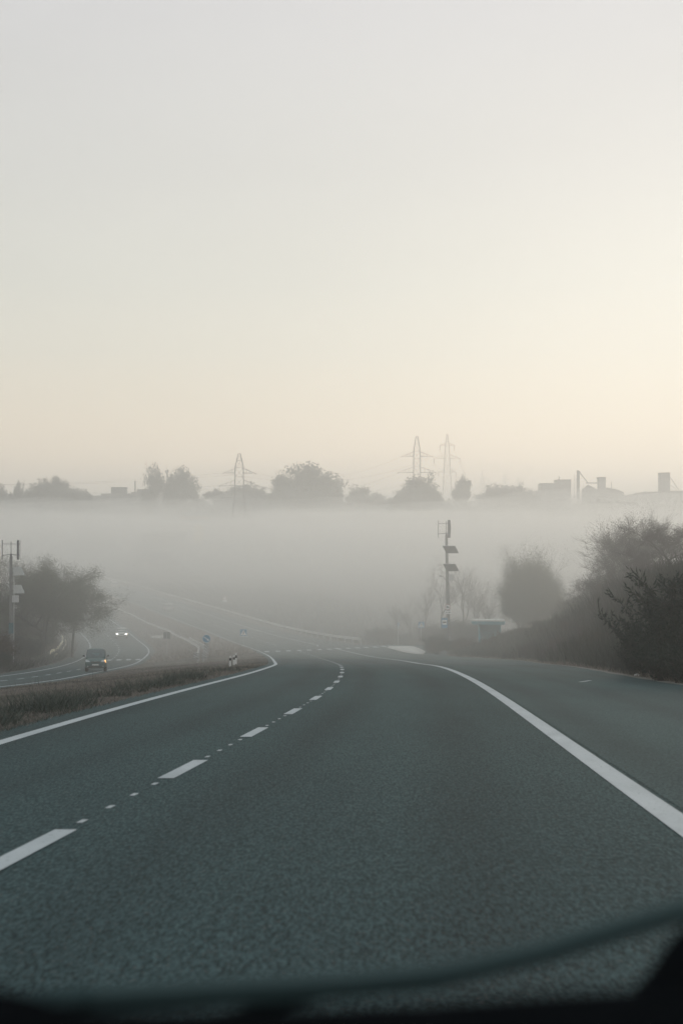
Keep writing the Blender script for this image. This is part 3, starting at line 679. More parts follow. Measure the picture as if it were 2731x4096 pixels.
def leaves(P, D, L, Wd, rng, curl=0.25):
    """one bent leaf (2 quads -> rhombus of 4 verts) at every point P along direction D"""
    n = len(P); P = np.asarray(P); D = np.asarray(D) / np.maximum(np.linalg.norm(D, axis=1, keepdims=True), 1e-9)
    r = rng.normal(size=(n, 3)); s = np.cross(D, r); s /= np.maximum(np.linalg.norm(s, axis=1, keepdims=True), 1e-9); nn = np.cross(D, s)
    L = L * rng.uniform(0.6, 1.25, (n, 1)); W_ = Wd * rng.uniform(0.7, 1.2, (n, 1))
    mid = P + D * L * 0.45 + nn * L * curl * 0.3; tip = P + D * L - nn * L * curl * 0.25
    V = np.stack([P, mid - s * W_ * 0.5, tip, mid + s * W_ * 0.5], 1)
    return V.reshape(-1, 3), (np.arange(n) * 4)[:, None] + np.arange(4)[None]
def grow(rng, h, levels, spread, up, nb, r0, trunk=0.3, wob=0.18, ratio=0.62, lean=(0, 0)):
    """branching skeleton; returns segments by thickness and the twig ends"""
    segs = []; tips = []
    def branch(p, d, L, r, lev):
        n = 3 if lev < 2 else 2; q = p; seg = L / n
        for k in range(n):
            d = d + rng.normal(0, wob, 3) * (0.6 if lev == 0 else 1.0); d[2] += up * (0.3 if lev else 0.1); d = d / np.linalg.norm(d)
            e = q + d * seg; ra = r * (1 - 0.28 * k / n); rb = r * (1 - 0.28 * (k + 1) / n)
            segs.append((q, e, ra, rb)); q = e
            if lev < levels and (lev > 0 or k > 0 or trunk < 0.2):
                m = nb if k == n - 1 else max(1, nb // 2)
                for _ in range(m):
                    az = rng.uniform(0, 2 * math.pi); side = np.array([math.cos(az), math.sin(az), rng.uniform(-0.15, 0.35)])
                    dd = d * (1 - spread) + side * spread; dd /= np.linalg.norm(dd)
                    branch(q.copy(), dd, L * ratio * rng.uniform(0.5, 1.35), rb * 0.6, lev + 1)
        if lev >= levels - 1: tips.append((q, d, lev))
        elif lev < levels: pass
    d0 = np.array([lean[0], lean[1], 1.0]); branch(np.zeros(3), d0 / np.linalg.norm(d0), h * trunk, r0, 0)
    return segs, tips
def plant(name, seed, h, levels=4, spread=0.55, up=0.12, nb=3, r0=0.12, trunk=0.32, ratio=0.66, leaf=None, nl=6, ll=0.16, lw=0.08, lm='leaf_green', blob=0.35, stems=1, lean=(0, 0), wob=0.18, bark='bark', droop=0.0, minr=0.004, gap=0.42):
    """a prototype: object 'name' (Empty) > trunk, crown; scaled to height h"""
    rng = np.random.default_rng(seed); S = []; Tp = []
    for k in range(stems):
        ln = lean if stems == 1 else (rng.normal(0, 0.45), rng.normal(0, 0.45))
        s, t = grow(rng, h, levels, spread, up, nb, r0 * (1 if stems == 1 else rng.uniform(0.6, 1)), trunk, wob, ratio, ln)
        off = np.zeros(3) if stems == 1 else np.array([rng.normal(0, 0.25 * h / 3), rng.normal(0, 0.25 * h / 3), 0])
        S += [(p + off, q + off, a, b) for p, q, a, b in s]; Tp += [(p + off, d) for p, d, _ in t]
    top = max(max(p[2], q[2]) for p, q, _, _ in S); k = h / top
    S = [(p * k, q * k, max(a, minr), max(b, minr * 0.7)) for p, q, a, b in S]
    S[0] = (S[0][0] - np.array([0, 0, 0.5]), S[0][1], S[0][2] * 1.15, S[0][3])
    big = [s for s in S if s[2] > r0 * 0.18]; small = [s for s in S if s[2] <= r0 * 0.18]
    root = empty(name, (0, 0, 0))
    V, F_ = tubes(big, 6); fastmesh('trunk', V, F_, bark, root, smooth=True)
    V2, F2 = tubes(small, 3)
    if len(V2): fastmesh('twigs', V2, F2, 'twig', root)
    if leaf:
        P = np.array([t[0] * k for t in Tp]); D = np.array([t[1] for t in Tp])
        if gap:
            kp = 0.5 * vnoise(P[:, 0] + 50, P[:, 2] + P[:, 1], h * 0.09, seed) + 0.5 * vnoise(P[:, 1] + 90, P[:, 2] - P[:, 0], h * 0.11, seed + 1) > gap
            P, D = P[kp], D[kp]
        P = np.repeat(P, nl, 0) + rng.normal(0, blob, (len(P) * nl, 3)); D = np.repeat(D, nl, 0) + rng.normal(0, 0.8, (len(D) * nl, 3)); D[:, 2] -= droop
        P[:, 2] = np.maximum(P[:, 2], 0.15)
        V3, F3 = leaves(P, D, ll, lw, rng); fastmesh('crown', V3, F3, lm, root)
    return root
def rosette(name, seed, h, n_st=26, ll=0.24, lw=0.055, lm='leaf_dark', wide=0.55):
    """leafy shrub: arching stems with long pointed leaves in sprays"""
    rng = np.random.default_rng(seed); S = []; P = []; D = []
    for k in range(n_st):
        az = rng.uniform(0, 2*math.pi); o = np.array([rng.normal(0, 0.2*h*wide), rng.normal(0, 0.2*h*wide), -0.2]); d = np.array([math.cos(az)*wide, math.sin(az)*wide, rng.uniform(0.7, 1.5)]); d /= np.linalg.norm(d)
        L = h * rng.uniform(0.55, 1.12); q = o; m = 9
        for i in range(m):
            d = d + np.array([math.cos(az), math.sin(az), -0.25]) * 0.06 + rng.normal(0, 0.05, 3); d /= np.linalg.norm(d); e = q + d * L / m; S.append((q, e, 0.016 * (1 - i/m) + 0.004, 0.016 * (1 - (i+1)/m) + 0.004)); q = e
            if i >= 1:
                for _ in range(5 + i):
                    u = rng.normal(0, 1, 3); u[2] += 0.2; u = u / np.linalg.norm(u) * 0.9 + d * 0.9; P.append(q - d * rng.uniform(0, L/m)); D.append(u)
                if i > 2:
                    for _ in range(2):
                        u = rng.normal(0, 1, 3); u[2] = abs(u[2]) * 0.4; u /= np.linalg.norm(u); sl_ = h * 0.16; e2 = q + (u * 0.8 + d * 0.5) * sl_; S.append((q, e2, 0.006, 0.003))
                        for w_ in np.linspace(0.25, 1, 8):
                            v = rng.normal(0, 1, 3); v = v / np.linalg.norm(v) * 0.8 + u; P.append(q + (e2 - q) * w_); D.append(v)
    root = empty(name, (0, 0, 0)); V, F_ = tubes(S, 4); fastmesh('stems', V, F_, 'twig', root)
    V3, F3 = leaves(np.array(P), np.array(D), ll, lw, rng, 0.35); fastmesh('crown', V3, F3, lm, root); return root
USED = set()
def put(proto, loc, h_scale=1.0, rz=0.0, label=None, cat='shrub', group=None, sx=1.0):
    o = proto if proto.name not in USED else copy_tree(proto); USED.add(o.name)
    if o is proto: USED.add(proto.name)
    o.location = loc; o.rotation_euler = (0, 0, rz); o.scale = (h_scale * sx, h_scale * sx, h_scale)
    tag(o, label, cat, group); return o
rnd = random.Random(7)
def ground_at(px, Y): x = at(px, 2400, Y).x; return Vector((x, Y, gz_(x, Y)))
def put_top(proto, h0, px, top_py, Y, label, cat, group, sx=1.0, rz=None):
    b = ground_at(px, Y); hh = at(px, top_py, Y).z - b.z
    return put(proto, b, hh / h0, rnd.uniform(0, 6.28) if rz is None else rz, label, cat, group, sx)

# near leafy shrubs on the right bank
NA = [rosette('leafy_shrub', 11, 3.0, 30, 0.27, 0.06), rosette('leafy_shrub', 12, 3.0, 34, 0.25, 0.055, 'leaf_dark', 0.7)]
near = [(0, 2760, 2215, 48, 0.75, 'tallest dark leafy shrub at the right edge of the picture'), (1, 2665, 2290, 47, 0.6, 'dark leafy shrub leaning towards the road on the right bank'),
        (0, 2600, 2440, 46, 0.6, 'low dark leafy shrub nearest the asphalt edge on the right'), (1, 2690, 2420, 43, 0.7, 'dense dark leafy shrub in front of the tallest one at the right edge'),
        (1, 2850, 2200, 50, 0.8, 'dark leafy shrub cut off by the right picture edge'), (0, 2700, 2340, 51, 0.7, 'dark leafy shrub behind the leaning one on the right bank'), (0, 2640, 2530, 42, 0.8, 'lowest dark leafy shrub at the foot of the right bank'), (1, 2740, 2500, 40, 0.8, 'dark leafy shrub right at the asphalt edge in the right corner'), (1, 2560, 2520, 48, 0.7, 'small dark leafy shrub at the left end of the row')]
for pi, px, ty, Y, sx, lab in near: put_top(NA[pi], 3.0, px, ty, Y, lab, 'shrub', 'leafy shrubs on the right bank', sx)
# twiggy bushes further along the bank
TB = [plant('twiggy_bush', 21, 3.0, 4, 0.5, 0.22, 3, 0.05, 0.3, 0.72, True, 8, 0.05, 0.024, 'leaf_purple', 0.1, 6),
      plant('twiggy_bush', 22, 3.0, 4, 0.42, 0.28, 3, 0.045, 0.3, 0.74, True, 6, 0.045, 0.022, 'leaf_purple', 0.09, 7),
      plant('twiggy_bush', 23, 3.0, 4, 0.55, 0.2, 3, 0.05, 0.3, 0.7, True, 12, 0.055, 0.028, 'leaf_brown', 0.1, 6)]
bush = [(2230, 2450, 112, 'small twiggy bush where the right bank begins, beside the rounded tree'), (2290, 2400, 104, 'twiggy bush low on the right bank, second up the slope'), (2345, 2345, 100, 'twiggy bush halfway up the right bank skyline'), (2390, 2300, 96, 'twiggy bush with long thin shoots on the right bank skyline'),
        (2450, 2240, 92, 'tall twiggy bush left of the bare tree on the right bank'), (2520, 2260, 84, 'twiggy bush below the bare tree on the right bank'), (2600, 2230, 80, 'twiggy bush under the purple leafed tree on the right bank'), (2680, 2250, 74, 'twiggy bush behind the tallest dark shrub at the right'),
        (2180, 2500, 118, 'low twiggy bush just below the rounded tree'), (2420, 2420, 82, 'twiggy bush on the lower slope of the right bank'), (2330, 2480, 88, 'brownish twiggy bush low on the slope left of the dark shrubs'), (2240, 2530, 98, 'low twiggy bush near the asphalt edge on the right'), (2500, 2400, 70, 'twiggy bush behind the leaning dark shrub'),
        (2150, 2470, 116, 'bush with thin shoots right of the bus shelter'), (2270, 2455, 95, 'bush in the middle of the right bank slope'), (2370, 2390, 88, 'rounded bush above the middle of the right bank slope'), (2440, 2340, 84, 'rounded bush high on the right bank'), (2560, 2300, 76, 'bush just left of the tallest dark shrub'), (2200, 2560, 92, 'low bush at the asphalt edge in the middle of the right bank'), (2300, 2540, 80, 'bush at the foot of the right bank'), (2400, 2500, 72, 'bush at the foot of the right bank, beside the dark shrubs'), (2460, 2470, 64, 'bush touching the left end of the dark shrubs'), (2110, 2560, 106, 'low bush at the asphalt edge near the bus shelter'), (2350, 2430, 100, 'bush behind the middle of the right bank slope')]
for i, (px, ty, Y, lab) in enumerate(bush): put_top(TB[i % 3], 3.0, px, ty, Y + (26 if ty < 2420 else 8 if ty < 2480 else 0), lab, 'bush', 'twiggy bushes on the right bank', 1.0 + 0.15 * (i % 2))
BT = plant('bare_tree', 31, 6.5, 5, 0.42, 0.2, 3, 0.1, 0.26, 0.72, True, 5, 0.055, 0.028, 'leaf_purple', 0.12, 1, minr=0.006)
put_top(BT, 6.5, 2530, 2045, 118, 'thin bare tree standing highest on the right bank skyline', 'tree', 'trees on the right bank', 1.0)
put_top(BT, 6.5, 2470, 2110, 122, 'slender bare tree left of the highest one on the right bank', 'tree', 'trees on the right bank', 0.8)
put_top(BT, 6.5, 2610, 2030, 124, 'bare tree between the highest bare tree and the purple leafed tree', 'tree', 'trees on the right bank', 0.9)
PT = plant('purple_tree', 33, 5.5, 5, 0.55, 0.1, 3, 0.11, 0.26, 0.7, True, 16, 0.055, 0.03, 'leaf_purple', 0.13, 1, minr=0.006)
put_top(PT, 5.5, 2700, 2070, 100, 'small tree with dull purple leaves at the right picture edge', 'tree', 'trees on the right bank', 1.25)
for i, (px, ty, Y, sx, lab) in enumerate([(2415, 2235, 120, 0.9, 'purplish leafy bush left of the slender bare tree on the right bank'), (2485, 2185, 118, 0.9, 'purplish leafy bush under the highest bare tree on the right bank'), (2560, 2120, 116, 0.95, 'purplish leafy bush right of the highest bare tree on the right bank'), (2640, 2100, 112, 1.0, 'purplish leafy bush left of the small purple leafed tree'), (2350, 2300, 124, 0.9, 'purplish leafy bush lowest on the right bank skyline'), (2600, 2190, 100, 0.9, 'purplish leafy bush in front of the right bank trees')]):
    put_top(PT, 5.5, px, ty, Y, lab, 'bush', 'purplish bushes on the right bank', sx)
# rounded tree behind the bus shelter
RT = plant('rounded_tree', 44, 11.0, 4, 0.45, 0.12, 4, 0.16, 0.26, 0.72, True, 34, 0.12, 0.06, 'leaf_green', 0.42, 5, wob=0.22, minr=0.009, gap=0.36)
put_top(RT, 11.0, 2065, 2150, 158, 'full rounded tree behind the bus shelter', 'tree', 'trees by the junction', 0.56)
# bare tall trees behind the right pole
ST = [plant('slender_bare_tree', 51, 11.0, 5, 0.36, 0.22, 3, 0.13, 0.26, 0.7, True, 1, 0.12, 0.05, 'leaf_brown', 0.2, 1), plant('slender_bare_tree', 52, 11.0, 5, 0.4, 0.24, 3, 0.12, 0.24, 0.72, True, 1, 0.12, 0.05, 'leaf_brown', 0.2, 1)]
for i, (px, ty, Y, sx, lab) in enumerate([(1758, 2205, 184, 0.9, 'tallest bare tree behind the right pole'), (1845, 2215, 178, 0.85, 'bare tree just right of the right pole, level with its lower panel'), (1905, 2270, 172, 0.9, 'bare tree between the right pole and the rounded tree'), (1700, 2300, 190, 0.9, 'bare tree left of the right pole above the crossing sign'), (1645, 2375, 192, 0.9, 'shorter bare tree left of the crossing sign on the right'), (1590, 2400, 196, 0.8, 'bare tree above the edge on sign'), (1960, 2330, 168, 0.9, 'bare tree partly behind the rounded tree')]):
    put_top(ST[i % 2], 11.0, px, ty, Y, lab, 'tree', 'bare trees behind the right pole', sx)
# scrub by the junction
SB = [plant('junction_bush', 61, 2.4, 4, 0.4, 0.3, 3, 0.04, 0.3, 0.75, True, 9, 0.06, 0.03, 'leaf_brown', 0.12, 8), plant('junction_bush', 62, 2.4, 4, 0.45, 0.25, 3, 0.04, 0.3, 0.72, True, 14, 0.07, 0.035, 'leaf_dark', 0.14, 7)]
jb = [(1480, 2545, 192, 'low bush right at the end of the far right barrier'), (1510, 2510, 192, 'spiky dark bush beside the end of the far right barrier'), (1550, 2495, 190, 'taller bush left of the edge on crossing sign'), (1610, 2530, 189, 'bush under the edge on crossing sign'), (1655, 2535, 188, 'bush left of the crossing sign on the right'), (1728, 2535, 150, 'bush at the corner of the pale pavement'), (1745, 2545, 146, 'brownish bush left of the right pole foot'), (1800, 2555, 143, 'low bush hiding the foot of the right pole'), (1850, 2535, 142, 'bush left of the bus shelter'), (1905, 2568, 140, 'bush in front of the left end of the bus shelter'), (1965, 2562, 136, 'bush in front of the bus shelter wall'), (2030, 2535, 134, 'bush hiding the right end of the bus shelter'), (2080, 2505, 130, 'bush right of the bus shelter'), (2140, 2510, 124, 'bush on the verge under the rounded tree'), (1780, 2500, 172, 'bush behind the bus stop sign'), (1850, 2470, 168, 'bush behind the bus shelter roof'), (1720, 2480, 182, 'bush behind the crossing sign on the right')]
for i, (px, ty, Y, lab) in enumerate(jb): put_top(SB[i % 2], 2.4, px, ty, Y, lab, 'bush', 'bushes by the junction', 1.25)
# left roadside trees
LT = plant('leaning_tree', 71, 10.0, 5, 0.6, 0.02, 4, 0.30, 0.3, 0.7, True, 22, 0.11, 0.05, 'leaf_green', 0.26, 1, lean=(0.12, 0), droop=0.35, wob=0.25, minr=0.009)
b = ground_at(168, 156); put(LT, b, (at(168, 2215, 156).z - b.z) / 10.0, 0.4, 'wide leaning tree with forked trunk beside the left road', 'tree', 'trees left of the roads', 0.92)
lt2 = plant('leafy_tree', 72, 9.0, 5, 0.5, 0.1, 3, 0.2, 0.28, 0.7, True, 18, 0.11, 0.05, 'leaf_green', 0.28, 1, minr=0.009)
put_top(lt2, 9.0, 105, 2225, 164, 'leafy tree right of the left pole, behind the leaning tree', 'tree', 'trees left of the roads', 0.95)
put_top(lt2, 9.0, 290, 2255, 166, 'leafy tree whose crown hangs out farthest over the left road', 'tree', 'trees left of the roads', 0.7)
for i, (px, ty, Y, sx, lab) in enumerate([(15, 2165, 160, 0.9, 'bare tree left of the left pole at the picture edge'), (75, 2190, 170, 0.9, 'bare tree with twigs showing above the left trees'), (130, 2200, 172, 0.85, 'bare tree behind the leaning tree, twigs on top'), (-25, 2230, 150, 0.9, 'bare tree cut by the left picture edge'), (200, 2260, 176, 0.8, 'bare tree behind the right half of the left trees')]):
    put_top(ST[i % 2], 11.0, px, ty, Y, lab, 'tree', 'bare trees left of the roads', sx)
for i, (px, ty, Y, lab) in enumerate([(10, 2540, 144, 'bush at the left picture edge beside the opposite road'), (70, 2530, 146, 'bush under the left pole'), (110, 2540, 146, 'bush left of the leaning tree trunk'), (-30, 2500, 130, 'bush cut by the left picture edge'), (30, 2430, 160, 'tall bush behind the left pole'), (90, 2440, 160, 'tall bush between the left pole and the leaning tree'), (140, 2470, 166, 'tall bush behind the leaning tree trunk'), (190, 2530, 172, 'bush behind the curved left barrier'), (5, 2600, 124, 'low bush nearest the opposite road at the left edge')]):
    put_top(SB[(i + 1) % 2], 2.4, px, ty, Y, lab, 'bush', 'bushes left of the roads', 1.2)

# --- grass (nobody could count it)
def blades(name, m, n, region, hgt, wd, seed, y0, y1, dens=None, parent=None, lean=0.7):
    rng = np.random.default_rng(seed); lo, hi = region
    u = rng.uniform(0, 1, n * 3); Y = y0 * (y1 / y0) ** rng.uniform(0, 1, n * 3); X = lo(Y) + (hi(Y) - lo(Y)) * u
    keep = np.ones(len(X), bool) if dens is None else rng.uniform(0, 1, len(X)) < dens(X, Y)
    X, Y = X[keep][:n], Y[keep][:n]; k = len(X); Z = T(X, Y) - 0.01
    sc_ = np.clip(Y / 40.0, 0.9, 3.0)                          # wider tufts where single blades can no longer be told apart
    tall = 0.55 + 0.9 * vnoise(X, Y, 2.3, 9)
    h = rng.uniform(*hgt, k) * tall; w_ = rng.uniform(*wd, k) * sc_; az = rng.uniform(0, 6.28, k); la = rng.normal(0, lean, (k, 2)) * h[:, None]
    dx, dy = np.cos(az) * w_ / 2, np.sin(az) * w_ / 2
    V = np.stack([np.stack([X - dx, Y - dy, Z], -1), np.stack([X + dx, Y + dy, Z], -1), np.stack([X + la[:, 0], Y + la[:, 1], Z + h], -1)], 1).reshape(-1, 3)
    return fastmesh(name, V, np.arange(k * 3).reshape(-1, 3), m)
med = (lambda Y: asph_l_right(Y) + 0.2, lambda Y: main_left(Y) + 0.12)
patchy = lambda X, Y: np.clip(0.25 + 1.3 * vnoise(X, Y, 2.6, 21), 0, 1)
o = blades('grass', 'grass_dry', 150000, med, (0.025, 0.08), (0.006, 0.014), 1, 15.5, 150, patchy); tag(o, 'dry brownish grass covering the median', 'grass', kind='stuff')
o = blades('grass', 'grass_green', 90000, med, (0.025, 0.075), (0.008, 0.016), 2, 15.5, 150, lambda X, Y: np.clip(1.6 * vnoise(X, Y, 3.3, 33) - 0.45, 0, 1)); tag(o, 'dull green grass patches on the median', 'grass', kind='stuff')
o = blades('grass', 'grass_green', 6000, (lambda Y: main_left(Y) - 1.3, lambda Y: main_left(Y) - 0.15), (0.12, 0.34), (0.012, 0.022), 3, 15.5, 60, lambda X, Y: np.clip(2.6 * vnoise(X, Y, 1.1, 41) - 1.5, 0, 1)); tag(o, 'darker weed tufts along the left road edge', 'grass', kind='stuff')
o = blades('grass', 'weed', 70, (lambda Y: Y * -0.232, lambda Y: Y * -0.16), (0.25, 0.5), (0.006, 0.012), 4, 48, 72, None, lean=0.15); tag(o, 'thin tall weeds sticking up along the median crest', 'weeds', kind='stuff')
rb = (lambda Y: main_right(Y) + 0.1, lambda Y: main_right(Y) + 13.0)
o = blades('grass', 'weed', 110000, rb, (0.4, 1.3), (0.012, 0.03), 5, 22, 118, None, lean=0.3); tag(o, 'tall dull weeds covering the right bank', 'weeds', kind='stuff')
o = blades('grass', 'weed', 26000, rb, (0.25, 0.7), (0.012, 0.03), 15, 116, 150, None, lean=0.3); tag(o, 'shorter weeds on the low end of the right bank by the bus shelter', 'weeds', kind='stuff')
o = blades('grass', 'grass_dry', 14000, (lambda Y: main_right(Y) - 0.05, lambda Y: main_right(Y) + 1.0), (0.08, 0.25), (0.01, 0.02), 6, 22, 148, None); tag(o, 'pale dry grass fringe along the right asphalt edge', 'grass', kind='stuff')
o = blades('grass', 'weed', 26000, (lambda Y: asph_l_left(Y) - 14, lambda Y: asph_l_left(Y) - 0.2), (0.3, 0.9), (0.02, 0.05), 8, 95, 260, None); tag(o, 'weeds on the left verge under the trees', 'weeds', kind='stuff')
o = blades('grass', 'grass_dry', 20000, (lambda Y: asph_l_right(Y) + 0.2, lambda Y: main_left(Y) - 0.2), (0.15, 0.4), (0.02, 0.05), 9, 150, 330, None); tag(o, 'grass on the far median between the two roads', 'grass', kind='stuff')
o = blades('grass', 'weed', 16000, (lambda Y: rail_r(Y) + 1.2, lambda Y: rail_r(Y) + 30), (0.4, 1.4), (0.03, 0.07), 10, 187, 330, None); tag(o, 'rough weeds beyond the far right barrier', 'weeds', kind='stuff')
# ------------------------------------------------------------------ far side of the valley
mat('far_wall', (0.20, 0.20, 0.19), 0.9, var=0.12, scale=0.3)
mat('far_dark', (0.07, 0.075, 0.075), 0.9, var=0.15, scale=0.4)
mat('far_roof', (0.12, 0.115, 0.11), 0.9, var=0.1, scale=0.4)
mat('station_yellow', (0.62, 0.45, 0.12), 0.6)
mat('station_white', (0.7, 0.7, 0.68), 0.6)
mat('station_orange', (0.6, 0.32, 0.12), 0.6)
mat('lattice', (0.16, 0.165, 0.165), 0.6, metal=0.3)
mat('lattice_pale', (0.42, 0.40, 0.34), 0.6, metal=0.3)
FT = [plant('far_tree', 81, 15, 4, 0.5, 0.1, 4, 0.3, 0.2, 0.68, True, 16, 0.6, 0.4, 'leaf_far', 0.55, 1, minr=0.05, wob=0.3, gap=0.37), plant('far_tree', 82, 15, 4, 0.45, 0.12, 4, 0.3, 0.18, 0.7, True, 14, 0.6, 0.4, 'leaf_far', 0.5, 1, minr=0.05, wob=0.3, gap=0.38),
      plant('far_tree', 83, 15, 5, 0.38, 0.2, 3, 0.25, 0.22, 0.7, True, 3, 0.8, 0.5, 'leaf_far', 0.7, 1, minr=0.05)]
PP = plant('poplar', 84, 15, 4, 0.24, 0.3, 4, 0.3, 0.15, 0.8, True, 14, 0.9, 0.5, 'leaf_far', 0.6, 1, minr=0.05)
BD = plant('bare_dome_tree', 85, 12, 5, 0.5, 0.1, 4, 0.25, 0.2, 0.7, None, minr=0.06)
ft = [(2, 5, 1958, 0.5, 700, 'narrow loose tree at the far left end of the skyline'), (0, 40, 1985, 0.9, 705, 'low tree beside the narrow one at the far left of the skyline'), (2, 72, 1945, 0.45, 710, 'thin upright tree at the left end of the skyline'), (0, 130, 1968, 1.0, 715, 'broad tree left of the skyline hump on the left'), (1, 178, 1938, 1.0, 712, 'broad loose tree on the left part of the skyline'), (0, 238, 1932, 0.85, 716, 'highest tree of the left skyline clump'), (1, 295, 1962, 0.9, 714, 'last tree of the left clump before the long building'),
      (2, 345, 1975, 0.8, 716, 'low bare tree behind the left end of the long building'), (2, 622, 1890, 0.55, 700, 'tall loose tree left of the mast'), (1, 585, 1950, 0.4, 700, 'small tree at the foot of the tall loose tree'), (0, 735, 1895, 0.5, 700, 'dense dark tree right of the mast'), (1, 712, 1910, 0.45, 702, 'tree joined to the dense dark tree by the mast'),
      (0, 800, 2000, 0.9, 715, 'low tree between the mast and the bare domed tree'), (1, 945, 1945, 0.9, 715, 'tree behind the left pylon'), (0, 1010, 1960, 0.9, 715, 'rounded tree just right of the left pylon'), (2, 1105, 1970, 0.7, 715, 'small tree left of the biggest skyline tree'), (1, 1150, 1925, 0.8, 706, 'left half of the biggest skyline clump'), (0, 1235, 1878, 1.05, 706, 'biggest tree on the skyline, broad and loose'), (1, 1295, 1915, 0.7, 708, 'right shoulder of the biggest skyline clump'),
      (0, 1345, 1975, 1.0, 716, 'low tree right of the biggest skyline clump'), (1, 1435, 1955, 0.95, 716, 'middle sized tree alone between the big clump and the pylons'), (0, 1510, 1980, 0.9, 718, 'low tree right of the lone middle sized one'), (1, 1670, 1915, 0.75, 660, 'tree wrapped round the foot of the dark right pylon'), (0, 1720, 1960, 0.8, 664, 'tree right of the dark right pylon foot'), (0, 1620, 1975, 0.8, 664, 'tree left of the dark right pylon foot'),
      (0, 1990, 1955, 0.9, 760, 'tree under the far pylons'), (1, 2030, 1948, 0.9, 762, 'highest tree under the far pylons'), (0, 2085, 1965, 0.9, 765, 'right hand tree under the far pylons'), (2, 2125, 1975, 0.8, 768, 'small bare tree just left of the grain store'), (0, 1580, 2000, 1.2, 716, 'low tree left of the pylon foot clump'), (1, 1940, 1985, 1.0, 765, 'low tree right of the poplar')]
for k, px, ty, sx, Y, lab in ft: put_top(FT[k], 13.0, px, ty, Y, lab, 'tree', 'trees on the far skyline', sx * (1.3 if k < 2 else 1.0))
put_top(PP, 13.5, 1851, 1915, 720, 'columnar poplar right of the pale pylon', 'tree', 'trees on the far skyline', 0.62)
put_top(BD, 12.0, 862, 1950, 712, 'bare domed tree left of the left pylon', 'tree', 'trees on the far skyline', 1.1)
# low wood running along the plateau edge
rng = np.random.default_rng(5); n = 22000
X = rng.uniform(-260, 300, n); Y = rng.uniform(690, 745, n); hh = 3.0 + 5.0 * vnoise(X, Y, 31, 71) ** 2; Z = T(X, Y) + hh * rng.uniform(0, 1, n)
V, F_ = leaves(np.stack([X, Y, Z], -1), rng.normal(0, 1, (n, 3)), 1.5, 1.1, rng); o = fastmesh('far_wood', V, F_, 'leaf_far'); tag(o, 'low hazy wood along the edge of the plateau', 'wood', kind='stuff')
n = 3000; X = rng.uniform(-200, 260, n); Y = rng.uniform(440, 640, n); Z = T(X, Y) + rng.uniform(0, 2.5, n)
V, F_ = leaves(np.stack([X, Y, Z], -1), rng.normal(0, 1, (n, 3)), 1.8, 1.2, rng); o = fastmesh('hillside_scrub', V, F_, 'leaf_far'); tag(o, 'scrub on the foggy far hillside', 'scrub', kind='stuff')

# --- lattice pylons
def lattice(mb, z0, w0, z1, w1, n, r):
    c = lambda z, w, i: Vector(((-1, 1, 1, -1)[i] * w / 2, (-1, -1, 1, 1)[i] * w / 2, z))
    for k in range(n):
        a, b = k / n, (k + 1) / n; za, zb_ = z0 + (z1 - z0) * a, z0 + (z1 - z0) * b; wa, wb = w0 + (w1 - w0) * a, w0 + (w1 - w0) * b
        for i in range(4):
            j = (i + 1) % 4
            mb.tube(c(za, wa, i), c(zb_, wb, i), r, r, 4, False); mb.tube(c(za, wa, i), c(zb_, wb, j), r * 0.6, r * 0.6, 4, False); mb.tube(c(zb_, wb, i), c(zb_, wb, j), r * 0.55, r * 0.55, 4, False)
def pylon(px, Y, top_py, widths, arms, label, m='lattice', rz=0.1, hang=0.0, r=0.11):
    """widths: (py, width px) up the body; arms: (py, half width px)"""
    k_ = Y / FPX; x = at(px, 2000, Y).x; zb_ = gz_(x, Y); root = empty('pylon', (x, Y, zb_), rz); zr = lambda py: at(px, py, Y).z - zb_
    prof = sorted([(zr(py), w_ * k_) for py, w_ in widths]); 
    if prof[0][0] > 0: prof = [(-0.3, prof[0][1] * 1.15)] + prof
    else: prof[0] = (-0.3, prof[0][1])
    mb = MB()
    for (za, wa), (zb2, wb) in zip(prof[:-1], prof[1:]): lattice(mb, za, wa, zb2, wb, max(2, int((zb2 - za) / max(wa, wb, 1.0) + 0.5)), r)
    mb.build('tower_body', m, root); pts = []
    for py, hw_ in arms:
        z = zr(py); w_ = hw_ * k_; bw = np.interp(z, [p_[0] for p_ in prof], [p_[1] for p_ in prof]) / 2
        am = MB()
        for s_ in (-1, 1):
            tip = Vector((s_ * w_, 0, z)); hgt = w_ * 0.3
            for yy in (-bw, bw):
                am.tube((s_ * bw, yy, z), tip, r * 0.8, r * 0.7, 4, False); am.tube((s_ * bw, yy, z + hgt), tip, r * 0.7, r * 0.6, 4, False)
                for q in (0.3, 0.6):
                    am.tube(Vector((s_ * bw, yy, z)).lerp(tip, q), Vector((s_ * bw, yy, z + hgt)).lerp(tip, q * 0.8), r * 0.45, r * 0.45, 4, False)
            e = tip - Vector((0, 0, hang))
            pts.append(e)
        a_ = am.build('cross_arm', m, root)
        for s_ in (-1, 1):
            t_ = Vector((s_ * w_, 0, z)); q = (t_ - Vector((0, 0, hang))) if hang else t_ + Vector((s_ * 0.2, -1.6, -0.5))
            MB().tube(t_, q, 0.14, 0.14, 6).build('insulator', 'lattice', a_)
    tag(root, label, 'pylon', 'power line pylons')
    M4 = Matrix.Translation(root.location) @ Matrix.Rotation(rz, 4, 'Z')
    return root, [M4 @ p for p in pts]
P1, A1 = pylon(957, 545, 1815, [(2195, 96), (2010, 40), (1945, 35), (1870, 33), (1815, 9)], [(1892, 62), (1943, 78), (1990, 66)], 'large lattice pylon standing in the fog near the filling station', rz=0.15)
P2, A2 = pylon(1667, 650, 1742, [(2065, 44), (1960, 29), (1805, 26), (1745, 8)], [(1825, 60), (1890, 76), (1955, 58)], 'dark lattice pylon right of centre on the skyline', rz=0.05)
